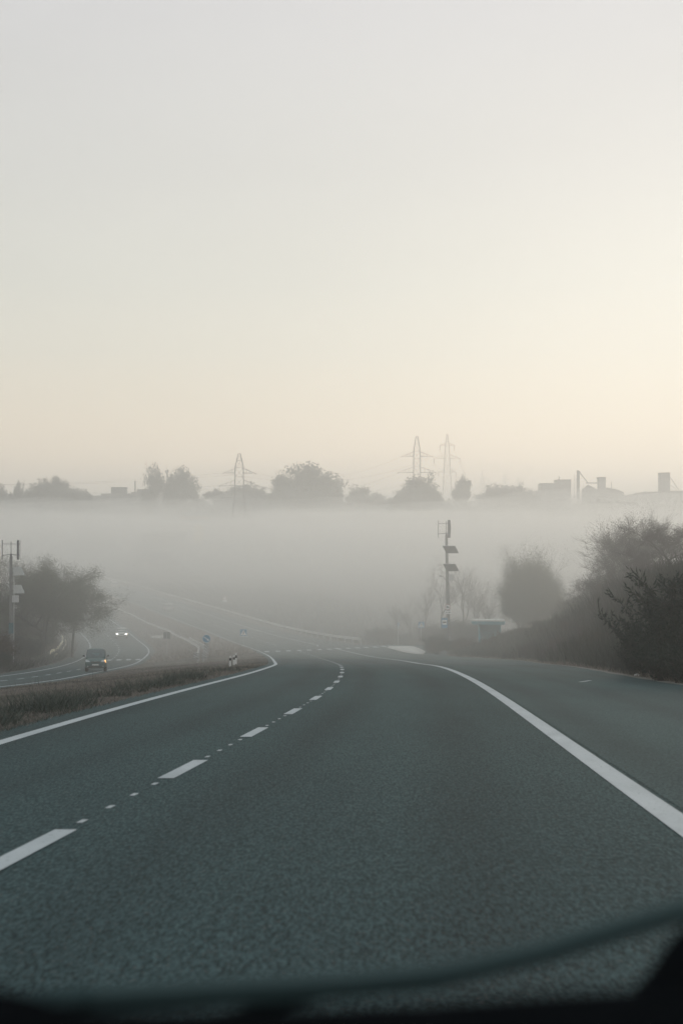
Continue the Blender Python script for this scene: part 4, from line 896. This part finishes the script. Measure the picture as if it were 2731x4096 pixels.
P3, A3 = pylon(1788, 760, 1735, [(2020, 40), (1890, 26), (1780, 15), (1737, 4)], [(1781, 29), (1834, 53), (1889, 35)], 'pale lattice pylon right beside the dark one', m='lattice_pale', rz=0.0, hang=2.6)
P4, A4 = pylon(1928, 1300, 1882, [(2010, 18), (1915, 9), (1884, 2)], [(1915, 23), (1953, 35)], 'distant pylon right of the poplar', m='lattice_pale', hang=3.0, r=0.14)
P5, A5 = pylon(2018, 1450, 1890, [(2010, 14), (1918, 7), (1891, 2)], [(1918, 18), (1950, 26)], 'very distant pylon above the trees left of the grain store', m='lattice_pale', hang=3.0, r=0.15)
P6, A6 = pylon(2071, 1560, 1905, [(2010, 11), (1930, 6), (1906, 2)], [(1930, 14), (1955, 20)], 'faintest and farthest pylon, nearest the grain store', m='lattice_pale', hang=3.0, r=0.17)
def cable(a, b, sag, label, group, r=0.038):
    mb = MB(); pts = []
    for i in range(17):
        t = i / 16; p = a.lerp(b, t); p.z -= 4 * sag * t * (1 - t); pts.append(p - a)
    mb.path(pts, r, 4); o = mb.build('power_cable', 'lattice', loc=a); tag(o, label, 'cable', group)
AN = ('left end of the top arm', 'right end of the top arm', 'left end of the middle arm', 'right end of the middle arm', 'left end of the lowest arm', 'right end of the lowest arm')
for i in range(6): cable(A1[i], A2[i], 6.0, 'cable to the dark pylon from the left pylon, ' + AN[i], 'cables between the two nearest pylons')
for i in range(6): cable(A1[i], A1[i] + Vector((-230, 60, 6)), 6.0, 'cable running off left from the left pylon, ' + AN[i], 'cables left of the left pylon')
for i in range(4): cable(A3[i], A4[i], 12.0, 'cable from the pale pylon to the distant pylon, ' + AN[i], 'cables between the pale pylons', 0.045)

# --- buildings on the plateau
def bpt(px, py, Y): return at(px, py, Y)
def block(mb, x0, x1, top, Y, depth, zbase):
    a, b_ = at(x0, top, Y), at(x1, top, Y); return mb.box(a.x, b_.x, Y, Y + depth, zbase, a.z)
Y = 730; zb_ = gz_(-100, Y) - 3
root = empty('long_building', (at(470, 2000, Y).x, Y, zb_)); O = Vector(root.location)
def part(name, m, fn, root=root):
    mb = MB(); fn(mb); o = mb.build(name, m, root); o.data.transform(Matrix.Translation(-Vector(root.location))); return o
part('wall', 'far_wall', lambda q: (block(q, 318, 406, 1985, Y, 12, zb_), block(q, 406, 640, 1974, Y + 0.5, 13, zb_)))
part('roof_block', 'far_dark', lambda q: (block(q, 445, 501, 1950, Y + 2, 8, zb_ + 5), block(q, 443, 503, 1948, Y + 1.8, 8.4, at(443, 1950.5, Y).z)))
part('roof_edge', 'far_roof', lambda q: (block(q, 316, 406, 1983.5, Y - 0.4, 12.8, at(318, 1986, Y).z), block(q, 525, 620, 1969, Y + 1, 10, at(318, 1976, Y).z), block(q, 548, 574, 1957, Y + 3, 5, at(318, 1970, Y).z)))
part('chimney', 'far_dark', lambda q: q.tube(at(541, 1970, Y + 6), at(541, 1922, Y + 6), 0.35, 0.3, 8))
part('antenna', 'lattice', lambda q: (q.tube(at(485, 1950, Y + 6), at(485, 1890, Y + 6), 0.06, 0.04, 5), q.tube(at(457, 1950, Y + 6), at(457, 1925, Y + 6), 0.06, 0.04, 5)))
for i in range(14):
    px = 415 + i * 15.5
    part('window', 'far_dark', lambda q: (lambda a: q.box(a.x, a.x + 1.1, Y + 0.42, Y + 0.55, a.z - 1.3, a.z))(at(px, 1984, Y)))
tag(root, 'long flat roofed building with a rooftop block and chimney on the left skyline', 'building')
Y = 720; root = empty('mast', (at(669, 2000, Y).x, Y, gz_(at(669, 2000, Y).x, Y)))
part('mast_tube', 'lattice', lambda q: q.tube(at(669, 2030, Y), at(669, 1885, Y), 0.35, 0.22, 8), root)
part('whip_aerial', 'lattice', lambda q: q.tube(at(668, 1885, Y), at(668, 1855, Y), 0.06, 0.04, 5), root)
for dx in (-5, 0, 5): part('aerial_panel', 'far_wall', lambda q: (lambda a: q.box(a.x - 0.16, a.x + 0.16, Y - 0.5 + abs(dx) * 0.05, Y - 0.3 + abs(dx) * 0.05, a.z - 1.2, a.z))(at(669 + dx, 1879, Y)), root)
part('platform', 'lattice', lambda q: (lambda a: q.box(a.x - 0.8, a.x + 0.8, Y - 0.6, Y + 0.6, a.z - 0.12, a.z))(at(669, 1889, Y)), root)
tag(root, 'slim radio mast with aerials between the two tall left trees', 'mast')
# grain store and elevator on the right
Y = 800; zb_ = gz_(at(2300, 2000, Y).x, Y) - 3
root = empty('grain_store', (at(2220, 2000, Y).x, Y, zb_))
part('wall', 'far_wall', lambda q: (block(q, 2152, 2164, 1960, Y, 12, zb_), block(q, 2164, 2228, 1935, Y, 14, zb_), block(q, 2228, 2283, 1920, Y + 0.3, 13, zb_)), root)
part('roof_edge', 'far_roof', lambda q: (block(q, 2162.5, 2228, 1932.5, Y - 0.4, 14.8, at(2164, 1935.3, Y).z), block(q, 2226.5, 2284.5, 1918, Y - 0.2, 13.8, at(2228, 1920.3, Y).z)), root)
part('vent_pipe', 'far_dark', lambda q: q.tube(at(2234, 1935, Y + 2), at(2234, 1904, Y + 2), 0.25, 0.25, 8), root)
tag(root, 'stepped concrete grain store, leftmost of the works on the right skyline', 'building')
root = empty('grain_elevator', (at(2312, 2000, Y).x, Y, zb_))
part('shaft', 'far_dark', lambda q: block(q, 2307, 2317, 1884, Y, 1.6, zb_), root)
part('head', 'far_dark', lambda q: q.loft([[at(px, py, Y + dy) for px, py in ((2305, 1886), (2305, 1880), (2312, 1881), (2319, 1886), (2321, 1893), (2317, 1893))] for dy in (0, 1.7)]), root)
part('chute', 'lattice', lambda q: q.tube(at(2319, 1893, Y + 0.8), at(2352, 1934, Y + 0.8), 0.3, 0.3, 6), root)
def frame(q):
    for px in (2294, 2305): q.tube(at(px, 2030, Y + 0.8), at(px, 1893, Y + 0.8), 0.12, 0.12, 4)
    for py in range(1903, 2000, 16): q.tube(at(2294, py, Y + 0.8), at(2305, py, Y + 0.8), 0.08, 0.08, 4); q.tube(at(2294, py, Y + 0.8), at(2305, py + 16, Y + 0.8), 0.06, 0.06, 4)
part('ladder_frame', 'lattice', frame, root)
tag(root, 'thin tall grain elevator with a curved head and sloping chute', 'elevator')
root = empty('mill_building', (at(2400, 2000, Y).x, Y, zb_))
def gable(q, x0, xm, x1, eave, ridge, d0, d1): q.loft([[at(x0, 2045, Y + d), at(x1, 2045, Y + d), at(x1, eave, Y + d), at(xm, ridge, Y + d), at(x0, eave, Y + d)] for d in (d0, d1)])
part('shed', 'far_wall', lambda q: gable(q, 2324, 2349, 2392, 1960, 1938, 2, 14), root)
part('tower', 'far_wall', lambda q: block(q, 2394, 2421, 1911, Y + 3, 6, zb_), root)
part('tower_roof', 'far_roof', lambda q: block(q, 2392, 2423, 1908, Y + 2.6, 6.8, at(2394, 1911.3, Y).z), root)
part('conveyor', 'lattice', lambda q: q.tube(at(2341, 1932, Y + 5), at(2396, 1932, Y + 5), 0.35, 0.35, 6), root)
part('hall', 'far_wall', lambda q: q.loft([[at(2388, 2045, Y + d), at(2495, 2045, Y + d), at(2495, 1969, Y + d), at(2460, 1956, Y + d), at(2428, 1951, Y + d), at(2388, 1953, Y + d)] for d in (4, 18)]), root)
part('vent_pipe', 'far_dark', lambda q: q.tube(at(2444, 1955, Y + 8), at(2444, 1926, Y + 8), 0.2, 0.2, 6), root)
tag(root, 'mill building with a gabled shed and square tower, middle of the works', 'building')
root = empty('long_warehouse', (at(2620, 2000, Y).x, Y, zb_))
part('hall', 'far_wall', lambda q: q.loft([[at(2490, 2045, Y + d), at(2900, 2045, Y + d), at(2900, 1960, Y + d), at(2690, 1963, Y + d), at(2550, 1970, Y + d), at(2490, 1984, Y + d)] for d in (16, 40)]), root)
part('roof_vent', 'far_dark', lambda q: (lambda a: q.box(a.x - 0.3, a.x + 0.5, Y + 20, Y + 21, a.z - 1, a.z + 0.5))(at(2577, 1968, Y + 20)), root)
part('tower', 'far_wall', lambda q: block(q, 2641, 2678, 1893, Y + 8, 7, zb_), root)
part('tower_roof', 'far_roof', lambda q: block(q, 2639, 2679.5, 1890, Y + 7.6, 7.8, at(2641, 1893.3, Y + 8).z), root)
part('chute', 'lattice', lambda q: (q.tube(at(2679, 1910, Y + 11), at(2712, 1960, Y + 11), 0.2, 0.2, 5), q.tube(at(2679, 1940, Y + 11), at(2705, 1958, Y + 11), 0.15, 0.15, 5)), root)
tag(root, 'long low warehouse with a square tower at the right picture edge', 'building')
# --- filling station, shop block and billboard in the fog
Y = 560; x_ = at(840, 2100, Y).x; zb_ = gz_(x_, Y) - 0.5
root = empty('filling_station', (x_, Y, zb_))
part('canopy', 'station_white', lambda q: q.loft([[at(735, 2089, Y + d), at(935, 2096, Y + d), at(935, 2101, Y + d), at(735, 2099, Y + d)] for d in (0, 9)]), root)
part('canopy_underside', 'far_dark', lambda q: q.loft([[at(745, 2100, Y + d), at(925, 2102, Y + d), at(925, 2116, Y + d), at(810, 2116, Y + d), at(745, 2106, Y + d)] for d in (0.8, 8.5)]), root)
part('price_tower', 'station_yellow', lambda q: (block(q, 777, 813, 2099, Y - 0.6, 0.9, at(777, 2162, Y).z), block(q, 782, 790, 2162, Y - 0.5, 0.6, zb_), block(q, 800, 808, 2162, Y - 0.5, 0.6, zb_)), root)
part('column', 'station_white', lambda q: (block(q, 907, 913, 2101, Y + 2, 0.6, zb_),), root)
part('column', 'station_white', lambda q: (block(q, 760, 766, 2101, Y + 2, 0.6, zb_),), root)
part('sign_band', 'station_orange', lambda q: block(q, 720, 835, 2068, Y + 14, 0.8, at(720, 2073, Y + 14).z), root)
part('shop', 'far_wall', lambda q: block(q, 718, 850, 2073, Y + 14.5, 8, zb_), root)
part('shop_front', 'far_dark', lambda q: (lambda a, b_: q.box(a.x, b_.x, Y + 14.3, Y + 14.45, zb_, a.z))(at(735, 2120, Y + 14), at(835, 2120, Y + 14)), root)
tag(root, 'filling station with white canopy and yellow tower faint in the fog', 'filling station')
Y = 500; x_ = at(640, 2100, Y).x; zb_ = gz_(x_, Y) - 0.5; root = empty('service_building', (x_, Y, zb_))
part('wall', 'far_dark', lambda q: block(q, 552, 735, 2130, Y, 9, zb_), root)
part('roof_edge', 'far_wall', lambda q: block(q, 549, 738, 2126, Y - 0.4, 9.8, at(552, 2130.3, Y).z), root)
part('door', 'far_wall', lambda q: (lambda a: q.box(a.x, a.x + 2.4, Y - 0.08, Y - 0.02, zb_, a.z))(at(748 - 26, 2145, Y)), root)
tag(root, 'dark flat service building left of the filling station, almost lost in fog', 'building')
Y = 420; c = at(641, 2230, Y); zb_ = gz_(c.x, Y); root = empty('billboard', (c.x, Y, zb_), 0.1); k_ = Y / FPX; hz_ = c.z - zb_
mat('poster', (0.12, 0.125, 0.14), 0.6, var=0.2, scale=0.5)
MB().box(-44*k_, 44*k_, -0.12, 0.12, hz_ - 23*k_, hz_ + 23*k_).build('frame', 'far_dark', root)
MB().box(-41*k_, 41*k_, -0.16, -0.121, hz_ - 20.5*k_, hz_ + 20.5*k_).build('poster', 'poster', root)
MB().tube((0, 0.2, -0.5), (0, 0.2, hz_), 0.28, 0.24, 10).build('post', 'far_dark', root)
tag(root, 'grey rectangular billboard on one post beside the far road', 'billboard')
# ------------------------------------------------------------------ cars
mat('glass', (0.05, 0.07, 0.075), 0.1, spec=0.8)
mat('tyre', (0.02, 0.02, 0.021), 0.85)
mat('rim', (0.3, 0.31, 0.32), 0.4, metal=0.6)
mat('chrome', (0.6, 0.62, 0.63), 0.25, metal=0.9)
mat('lamp_off', (0.55, 0.6, 0.62), 0.2, spec=0.7)
mat('lamp_on', (1, 1, 0.95), 0.2, emit=((1.0, 0.97, 0.9), 6.0))
mat('indicator_on', (1, 0.45, 0.1), 0.2, emit=((1.0, 0.42, 0.1), 4.0))
mat('tail', (0.25, 0.02, 0.02), 0.3)
mat('plate', (0.6, 0.62, 0.6), 0.5)
mat('trim', (0.03, 0.034, 0.036), 0.6)
def sup(w_, z0, z1, y, p=3.2, n=20, tum=0.0):
    """rounded box section across the car at station y, with tumblehome"""
    out_ = []
    for i in range(n):
        a = 2*math.pi*i/n; c, s_ = math.cos(a), math.sin(a)
        x = math.copysign(abs(c)**(2/p), c); z = math.copysign(abs(s_)**(2/p), s_)
        zz = (z + 1) / 2
        out_.append((w_ * x * (1 - tum * zz), y, z0 + (z1 - z0) * zz))
    return out_
def make_car(W, L, H, hood, col, label, loc, rz, lights=False, indicator=False, rear=False, pitch=0.0, group='cars on the road'):
    """local -y is the front of the car"""
    root = empty('car', loc, rz, pitch); h = W/2; f = -L/2; b = L/2; gc = 0.24
    bd = MB(); zb = 0.62*H
    st = [(f, 0.80, gc+0.14, hood*0.72), (f+0.07, 0.92, gc+0.02, hood*0.86), (f+0.25, 0.985, gc, hood*0.94), (f+0.6, 1.0, gc, hood*0.985), (f+1.05, 1.0, gc, hood+0.02), (f+1.5, 1.0, gc, zb), (0, 1.0, gc, zb), (b-0.9, 1.0, gc, zb+0.02), (b-0.25, 0.985, gc, zb), (b-0.08, 0.95, gc+0.03, zb-0.04), (b, 0.88, gc+0.12, zb-0.14)]
    bd.loft([sup(h*k, z0, z1, y, 4.5) for y, k, z0, z1 in st]); body = bd.build('body', col, root, smooth=True)
    cb = MB(); ws = f + 1.0   # greenhouse
    cs = [(ws, 0.93, hood*0.96, hood+0.03, 0.0), (ws+0.35, 0.93, hood*0.9, hood + (H-hood)*0.52, 0.07), (ws+0.72, 0.93, hood*0.9, H-0.06, 0.13), (ws+1.0, 0.93, hood*0.9, H-0.005, 0.15), (0.3, 0.93, hood*0.9, H, 0.15), (b-0.75, 0.93, hood*0.9, H-0.03, 0.15), (b-0.32, 0.92, hood*0.9, H-0.14, 0.14), (b-0.1, 0.9, hood*0.9, zb+0.05, 0.02)]
    cb.loft([sup(h*k, z0, z1, y, 5.0, tum=tu) for y, k, z0, z1, tu in cs]); cb.build('cabin', col, root, smooth=True)
    def pane(P, name, m='glass', parent=root, t=0.012):
        a_, b_, c_ = Vector(P[0]), Vector(P[1]), Vector(P[2]); nn = (b_-a_).cross(c_-a_).normalized()*t
        return MB().loft([[Vector(p)-nn for p in P], [Vector(p)+nn for p in P]]).build(name, m, parent)
    g0, g1 = hood + 0.05, H - 0.10; e = 0.028
    pane([(-h*0.84, ws+0.06-e, g0), (h*0.84, ws+0.06-e, g0), (h*0.79, ws+0.66-e, g1), (-h*0.79, ws+0.66-e, g1)], 'windscreen')
    pane([(-h*0.78, b-0.12+e, zb+0.08), (h*0.78, b-0.12+e, zb+0.08), (h*0.74, b-0.34+e, H-0.2), (-h*0.74, b-0.34+e, H-0.2)], 'rear_window')
    for s_ in (-1, 1):
        xb, xt = s_*h*0.945, s_*h*0.835
        for y0, y1, y2, y3, nm in ((ws+0.32, 0.0, ws+0.78, 0.0, 'side_window'), (0.08, b-0.75, 0.08, b-0.85, 'side_window')):
            pane([(xb, y0, zb+0.05), (xb, y1, zb+0.05), (xt, y3, H-0.14), (xt, y2, H-0.14)], nm)
        dr = pane([(s_*(h+0.004), ws+0.35, gc+0.12), (s_*(h+0.004), 0.03, gc+0.12), (s_*(h+0.004), 0.03, zb-0.06), (s_*(h+0.004), ws+0.35, zb-0.06)], 'door', col)
        MB().box(s_*(h+0.01) - 0.012, s_*(h+0.01) + 0.025, -0.2, -0.05, zb-0.16, zb-0.12).build('handle', 'trim', dr)
        # mirror
        mr = MB().loft([sup(0.085, zb+0.0, zb+0.13, y, 3, 10) for y in (ws+0.42, ws+0.5)]).build('mirror', 'trim', root); mr.location = (s_*(h+0.14), 0, 0.03)
        MB().box(-0.04, 0.04, ws+0.44, ws+0.5, zb-0.03, zb+0.02).build('mirror_arm', 'trim', mr); mr.children[0].location = (-s_*0.09, 0, 0)
        # wheels
        for yy in (f + 0.8, b - 0.75):
            wl = empty('wheel', (s_*(h-0.10), yy, 0.305)); wl.parent = root
            r_ = 0.305
            MB().loft([[(x, rr*math.cos(2*math.pi*i/20), rr*math.sin(2*math.pi*i/20)) for i in range(20)] for x, rr in ((-0.1, r_*0.72), (-0.1, r_*0.94), (-0.07, r_), (0.07, r_), (0.1, r_*0.94), (0.1, r_*0.72))]).build('tyre', 'tyre', wl, smooth=True)
            MB().disc((s_*0.085, 0, 0), r_*0.68, 0.05, 16, 'x').build('rim', 'rim', wl)
        hl = MB(); zz = hood*0.80
        hl.loft([[(s_*h*0.50, f+0.02, zz-0.06), (s_*h*0.90, f+0.09, zz-0.07), (s_*h*0.93, f+0.16, zz+0.09), (s_*h*0.60, f+0.08, zz+0.05)], [(s_*h*0.50, f-0.03, zz-0.06), (s_*h*0.90, f+0.01, zz-0.07), (s_*h*0.95, f+0.08, zz+0.10), (s_*h*0.60, f+0.0, zz+0.05)]])
        hl.build('headlight', 'lamp_on' if lights else 'lamp_off', root)
        if indicator and s_ == 1 or lights and s_ == 1:
            MB().loft([[(h*0.88, f-0.01, zz+0.05), (h*0.93, f+0.0, zz+0.08), (h*1.0, f+0.06, zz-0.12), (h*0.965, f+0.02, zz-0.10)], [(h*0.88, f+0.1, zz+0.05), (h*0.93, f+0.1, zz+0.08), (h*1.0, f+0.16, zz-0.12), (h*0.965, f+0.12, zz-0.10)]]).build('indicator', 'indicator_on', root)
        MB().box(s_*h*0.84 - 0.09, s_*h*0.84 + 0.09, b-0.06, b+0.015, zb-0.26, zb-0.06).build('tail_light', 'tail', root)
        MB().disc((s_*h*0.72, f-0.005, gc+0.19), 0.055, 0.06, 12).build('fog_light', 'rim', root)
    MB().box(-h*0.42, h*0.42, f-0.012, f+0.08, hood*0.66, hood*0.74).build('grille', 'trim', root)
    MB().box(-h*0.62, h*0.62, f-0.015, f+0.08, gc+0.08, gc+0.2).build('air_intake', 'trim', root)
    MB().disc((0, f-0.01, hood*0.785), 0.05, 0.04, 12).build('badge', 'chrome', root)
    MB().box(-0.26, 0.26, f-0.035, f-0.012, gc+0.26, gc+0.37).build('number_plate', 'plate', root)
    MB().box(-0.26, 0.26, b+0.0, b+0.02, gc+0.3, gc+0.41).build('number_plate', 'plate', root)
    tag(root, label, 'car', group); return root
mat('car_green', (0.03, 0.085, 0.085), 0.3, spec=0.5)
mat('car_silver', (0.5, 0.51, 0.5), 0.35, metal=0.1, spec=0.5)
mat('car_grey', (0.30, 0.31, 0.31), 0.35, metal=0.4, spec=0.5)
mat('car_white', (0.6, 0.6, 0.58), 0.35, spec=0.5)
def slope_of(surf, y): return math.atan((float(surf(y+2)) - float(surf(y-2))) / 4)
def place(px, py, surf, fx, width_px):
    p = hit(px, py, surf); d = (float(fx(p.y+3)) - float(fx(p.y-3))) / 6
    return p, -math.atan(d), slope_of(surf, p.y), width_px * p.y / FPX
p, rz, sl1, W = place(385, 2687, gl, in_line, 90)
W *= 0.93
make_car(W, 4.0, 1.10 * W, 0.63 * W, 'car_green', 'dark green compact family car with orange indicator lit, nearest car on the opposite road', (p.x - 0.3, p.y + 1.9, float(gl(p.y + 1.9)) + 0.01), math.radians(7.5), indicator=True, pitch=sl1)
p, rz, sl1, W = place(487, 2557, gl, in_line, 47)
make_car(W, 4.4, 0.88 * W, 0.55 * W, 'car_silver', 'silver car with both headlights shining, farther up the opposite road', (p.x - 0.3, p.y + 2.1, float(gl(p.y + 2.1)) + 0.01), math.radians(8.0), lights=True, pitch=sl1)
p, rz, sl1, W = place(671, 2447, g, left_line, 37)
make_car(W, 4.3, 1.5 * W / 1.75, 0.95 * W / 1.75, 'car_grey', 'grey car seen from behind, driving away into the fog past the crossing', (p.x, p.y + 2.1, float(g(p.y + 2.1)) + 0.01), math.pi + 0.14, pitch=-sl1)
p, rz, sl1, W = place(457, 2353, g, left_line, 30)
make_car(W, 4.3, 1.5 * W / 1.75, 0.95 * W / 1.75, 'car_white', 'faint pale car farthest away on the road, almost lost in fog', (p.x, p.y + 2.1, float(g(p.y + 2.1)) + 0.01), math.pi + 0.14, pitch=-sl1)

# ------------------------------------------------------------------ the car the view is from: dashboard, wiper and nose below the windscreen
mat('dash', (0.006, 0.007, 0.008), 0.9, spec=0.0, var=0.2, scale=60, bump=0.1)
mat('wiper', (0.05, 0.08, 0.082), 0.8, spec=0.05)
mat('own_paint', (0.02, 0.03, 0.034), 0.5, spec=0.15)
root = empty('windscreen_car', (0, 0, 0))
def strip(px, py, Y): return at(px, py, Y)
xs = np.linspace(-1500, 4300, 30)
edge_px = lambda x: np.interp(x, [-1500, -300, 0, 170, 330, 1000, 1700, 2200, 2731, 3200, 4300], [3905, 3915, 3945, 3995, 4048, 4040, 4012, 3976, 3945, 3930, 3910])
mb = MB(); rings = []
for x in xs:
    t = strip(x, float(edge_px(x)), 0.72)
    rings.append([(t.x, 0.72, t.z), (t.x, 0.70, t.z + 0.002), (t.x, 0.40, t.z + 0.02), (t.x, 0.36, t.z - 0.25), (t.x, 0.74, t.z - 0.25), (t.x, 0.74, t.z - 0.02)])
mb.loft(rings); mb.build('dashboard', 'dash', root, smooth=False)
# wiper blade lying on the lower windscreen
wp = [(380, 3995), (871, 3968), (1393, 3938), (1742, 3905), (1916, 3866), (2177, 3805), (2438, 3726), (2612, 3674), (2731, 3640), (2950, 3570)]
mb = MB(); rings = []
for i, (x, y) in enumerate(wp):
    c = at(x, y, 0.98); hh = 0.006 if x < 1800 else 0.005
    rings.append([(c.x, 0.97, c.z - hh), (c.x, 0.995, c.z - hh*0.6), (c.x, 0.99, c.z + hh), (c.x, 0.972, c.z + hh*0.8)])
mb.loft(rings); wo = mb.build('wiper_blade', 'wiper', root)
c0, c1 = at(1393, 3945, 0.985), at(700, 4130, 0.985)
MB().tube(c0, c1, 0.004, 0.006, 8).build('wiper_arm', 'wiper', root)
c0, c1 = at(380, 3995, 0.985), at(-300, 4060, 0.985)
MB().tube(c0, c1, 0.008, 0.011, 8).build('wiper_arm', 'wiper', root)
# cowl at the right foot of the windscreen
mb = MB(); rings = []
for x, y in ((2610, 4010), (2690, 3920), (2745, 3830), (2800, 3765), (2870, 3715), (3050, 3660), (3600, 3600)):
    c = at(x, y, 0.86); rings.append([(c.x, 0.80, c.z), (c.x, 0.92, c.z - 0.01), (c.x, 0.93, c.z - 0.2), (c.x, 0.79, c.z - 0.2)])
mb.loft(rings); mb.build('cowl', 'dash', root)
# nose, bumper and front wheels, below the line of sight
mb = MB(); x0, x1 = -0.62, 1.18
prof = [(0.72, 0.72), (0.95, 0.84), (1.02, 0.80), (1.40, 0.66), (1.55, 0.42), (1.56, 0.14), (1.3, 0.10), (0.72, 0.12)]
mb.loft([[(x, y, z - 0.0) for y, z in prof] for x in np.linspace(x0, x1, 6)]); mb.build('nose', 'own_paint', root)
for x in (x0 + 0.12, x1 - 0.12):
    wl = empty('wheel', (x, 0.95, float(g(0.95)) + 0.305)); wl.parent = root
    MB().loft([[(q, rr*math.cos(2*math.pi*i/20), rr*math.sin(2*math.pi*i/20)) for i in range(20)] for q, rr in ((-0.1, 0.22), (-0.1, 0.29), (-0.07, 0.305), (0.07, 0.305), (0.1, 0.29), (0.1, 0.22))]).build('tyre', 'tyre', wl)
    MB().disc((0.02, 0, 0), 0.21, 0.05, 16, 'x').build('rim', 'rim', wl)
# roof, pillars, sides and rear of the cab around the viewer
MB().loft([[(x0 + 0.05, y, 1.52), (x1 - 0.05, y, 1.52), (x1 - 0.1, y, 1.58), (x0 + 0.1, y, 1.58)] for y in (0.28, -0.4, -1.6, -2.4)]).build('roof', 'own_paint', root)
for x in (x0, x1):
    MB().loft([[(x - 0.03, -2.4, z), (x + 0.03, -2.4, z), (x + 0.03, 0.95, z), (x - 0.03, 0.95, z)] for z in (0.2, 0.82)]).build('side_panel', 'own_paint', root)
    MB().tube((x, 0.9, 0.82), (x + (0.06 if x < 0 else -0.06), 0.26, 1.53), 0.04, 0.04, 8).build('windscreen_pillar', 'dash', root)
    MB().box(x - 0.02, x + 0.02, -0.75, -0.6, 0.82, 1.53).build('door_pillar', 'dash', root)
    wl = empty('wheel', (x + (0.12 if x < 0 else -0.12), -1.75, float(g(-1.75)) + 0.305)); wl.parent = root
    MB().loft([[(q, rr*math.cos(2*math.pi*i/20), rr*math.sin(2*math.pi*i/20)) for i in range(20)] for q, rr in ((-0.1, 0.22), (-0.1, 0.29), (-0.07, 0.305), (0.07, 0.305), (0.1, 0.29), (0.1, 0.22))]).build('tyre', 'tyre', wl)
MB().box(x0, x1, -2.46, -2.4, 0.2, 1.55).build('rear_panel', 'own_paint', root)
MB().box(x0 + 0.03, x1 - 0.03, -2.4, 0.72, 0.2, 0.25).build('floor_pan', 'dash', root)
tag(root, 'blurred dark dashboard edge and wiper of the car carrying the viewer', 'car')
# ------------------------------------------------------------------ air: an even haze over everything, and the fog lying in the valley
def volume(name, dens, color, aniso):
    m = bpy.data.materials.new(name); m.use_nodes = True; n = m.node_tree.nodes; n.clear()
    o = n.new('ShaderNodeOutputMaterial'); v = n.new('ShaderNodeVolumePrincipled')
    v.inputs['Color'].default_value = (*color, 1); v.inputs['Density'].default_value = dens; v.inputs['Anisotropy'].default_value = aniso
    m.node_tree.links.new(v.outputs[0], o.inputs['Volume']); return m
hz = MB().box(-2700, 2700, -450, 3500, -18, 74).build('haze', volume('haze', 0.0014, (0.988, 0.997, 0.988), 0.57))
tag(hz, 'thin even morning haze filling the whole landscape', 'haze', kind='stuff')
XW = np.concatenate([[-1400, -700, -350], np.arange(-200, -60, 14.0), np.arange(-60, 61, 4.0), np.arange(74, 201, 14.0), [350, 700, 1400]])
def bank(xs0, ys, tops, dens, seed, z0, skew=0.0, drift=0.0):
    slide = lambda y: [float(x - drift * (y - ys[0]) * max(0.0, 1 - (x - xs0[0]) / 200.0)) for x in xs0]     # the side of the bank runs slantwise
    sh = lambda x, j: float(np.clip(-x * skew, -14, 14)) if j == 0 else 0.0
    tv = [[(x, y + sh(x, j), t + CAMZ + (0 if abs(x) > 300 else (vnoise(x, y * 0.6, 17, seed) + 0.5 * vnoise(x, y * 0.6, 7.5, seed + 1) - 0.75) * (1.3 + 0.006 * y))) for x in slide(y)] for j, (y, t) in enumerate(zip(ys, tops))]
    vf = MB(); vf.loft([[(x, ys[j] + sh(x, j), z0) for x in reversed(slide(ys[j]))] + tv[j] for j in range(len(ys))])      # uneven top, flat bottom below the ground
    return vf.build('haze', volume('valley_fog', dens, (0.988, 0.997, 0.988), 0.57))
thin = bank(np.concatenate([[4.0, 12, 24, 40], np.arange(56, 201, 16.0), [350, 700, 1400]]), [44, 70, 110, 150, 200, 260, 330], [2.0, 3.5, 5.0, 5.6, 6.2, 6.5, 6.7], 0.0024, 8, -17.0, drift=0.36)
tag(thin, 'thin fog drifting over the bank on the right', 'fog', kind='stuff')
fog = bank(XW, [118, 128, 140, 152, 165, 182, 200, 225, 260, 330, 400, 460, 520, 570, 620, 700], [2.2, 2.7, 3.1, 3.5, 3.9, 4.3, 4.7, 5.1, 5.5, 6.1, 6.5, 6.8, 7.0, 7.2, 7.4, 7.5], 0.0039, 3, -16.5, 0.5)
tag(fog, 'dense pale fog lying deep in the valley below the plateau', 'fog', kind='stuff')
rim = bank(XW, [556, 600, 640, 670, 700, 730, 765, 800, 900], [11.6, 14.4, 17.2, 19.2, 21.4, 23.6, 25.5, 25.5, 24.0], 0.0055, 12, -3.0)
tag(rim, 'pale fog creeping up the far slope to the feet of the skyline trees', 'fog', kind='stuff')
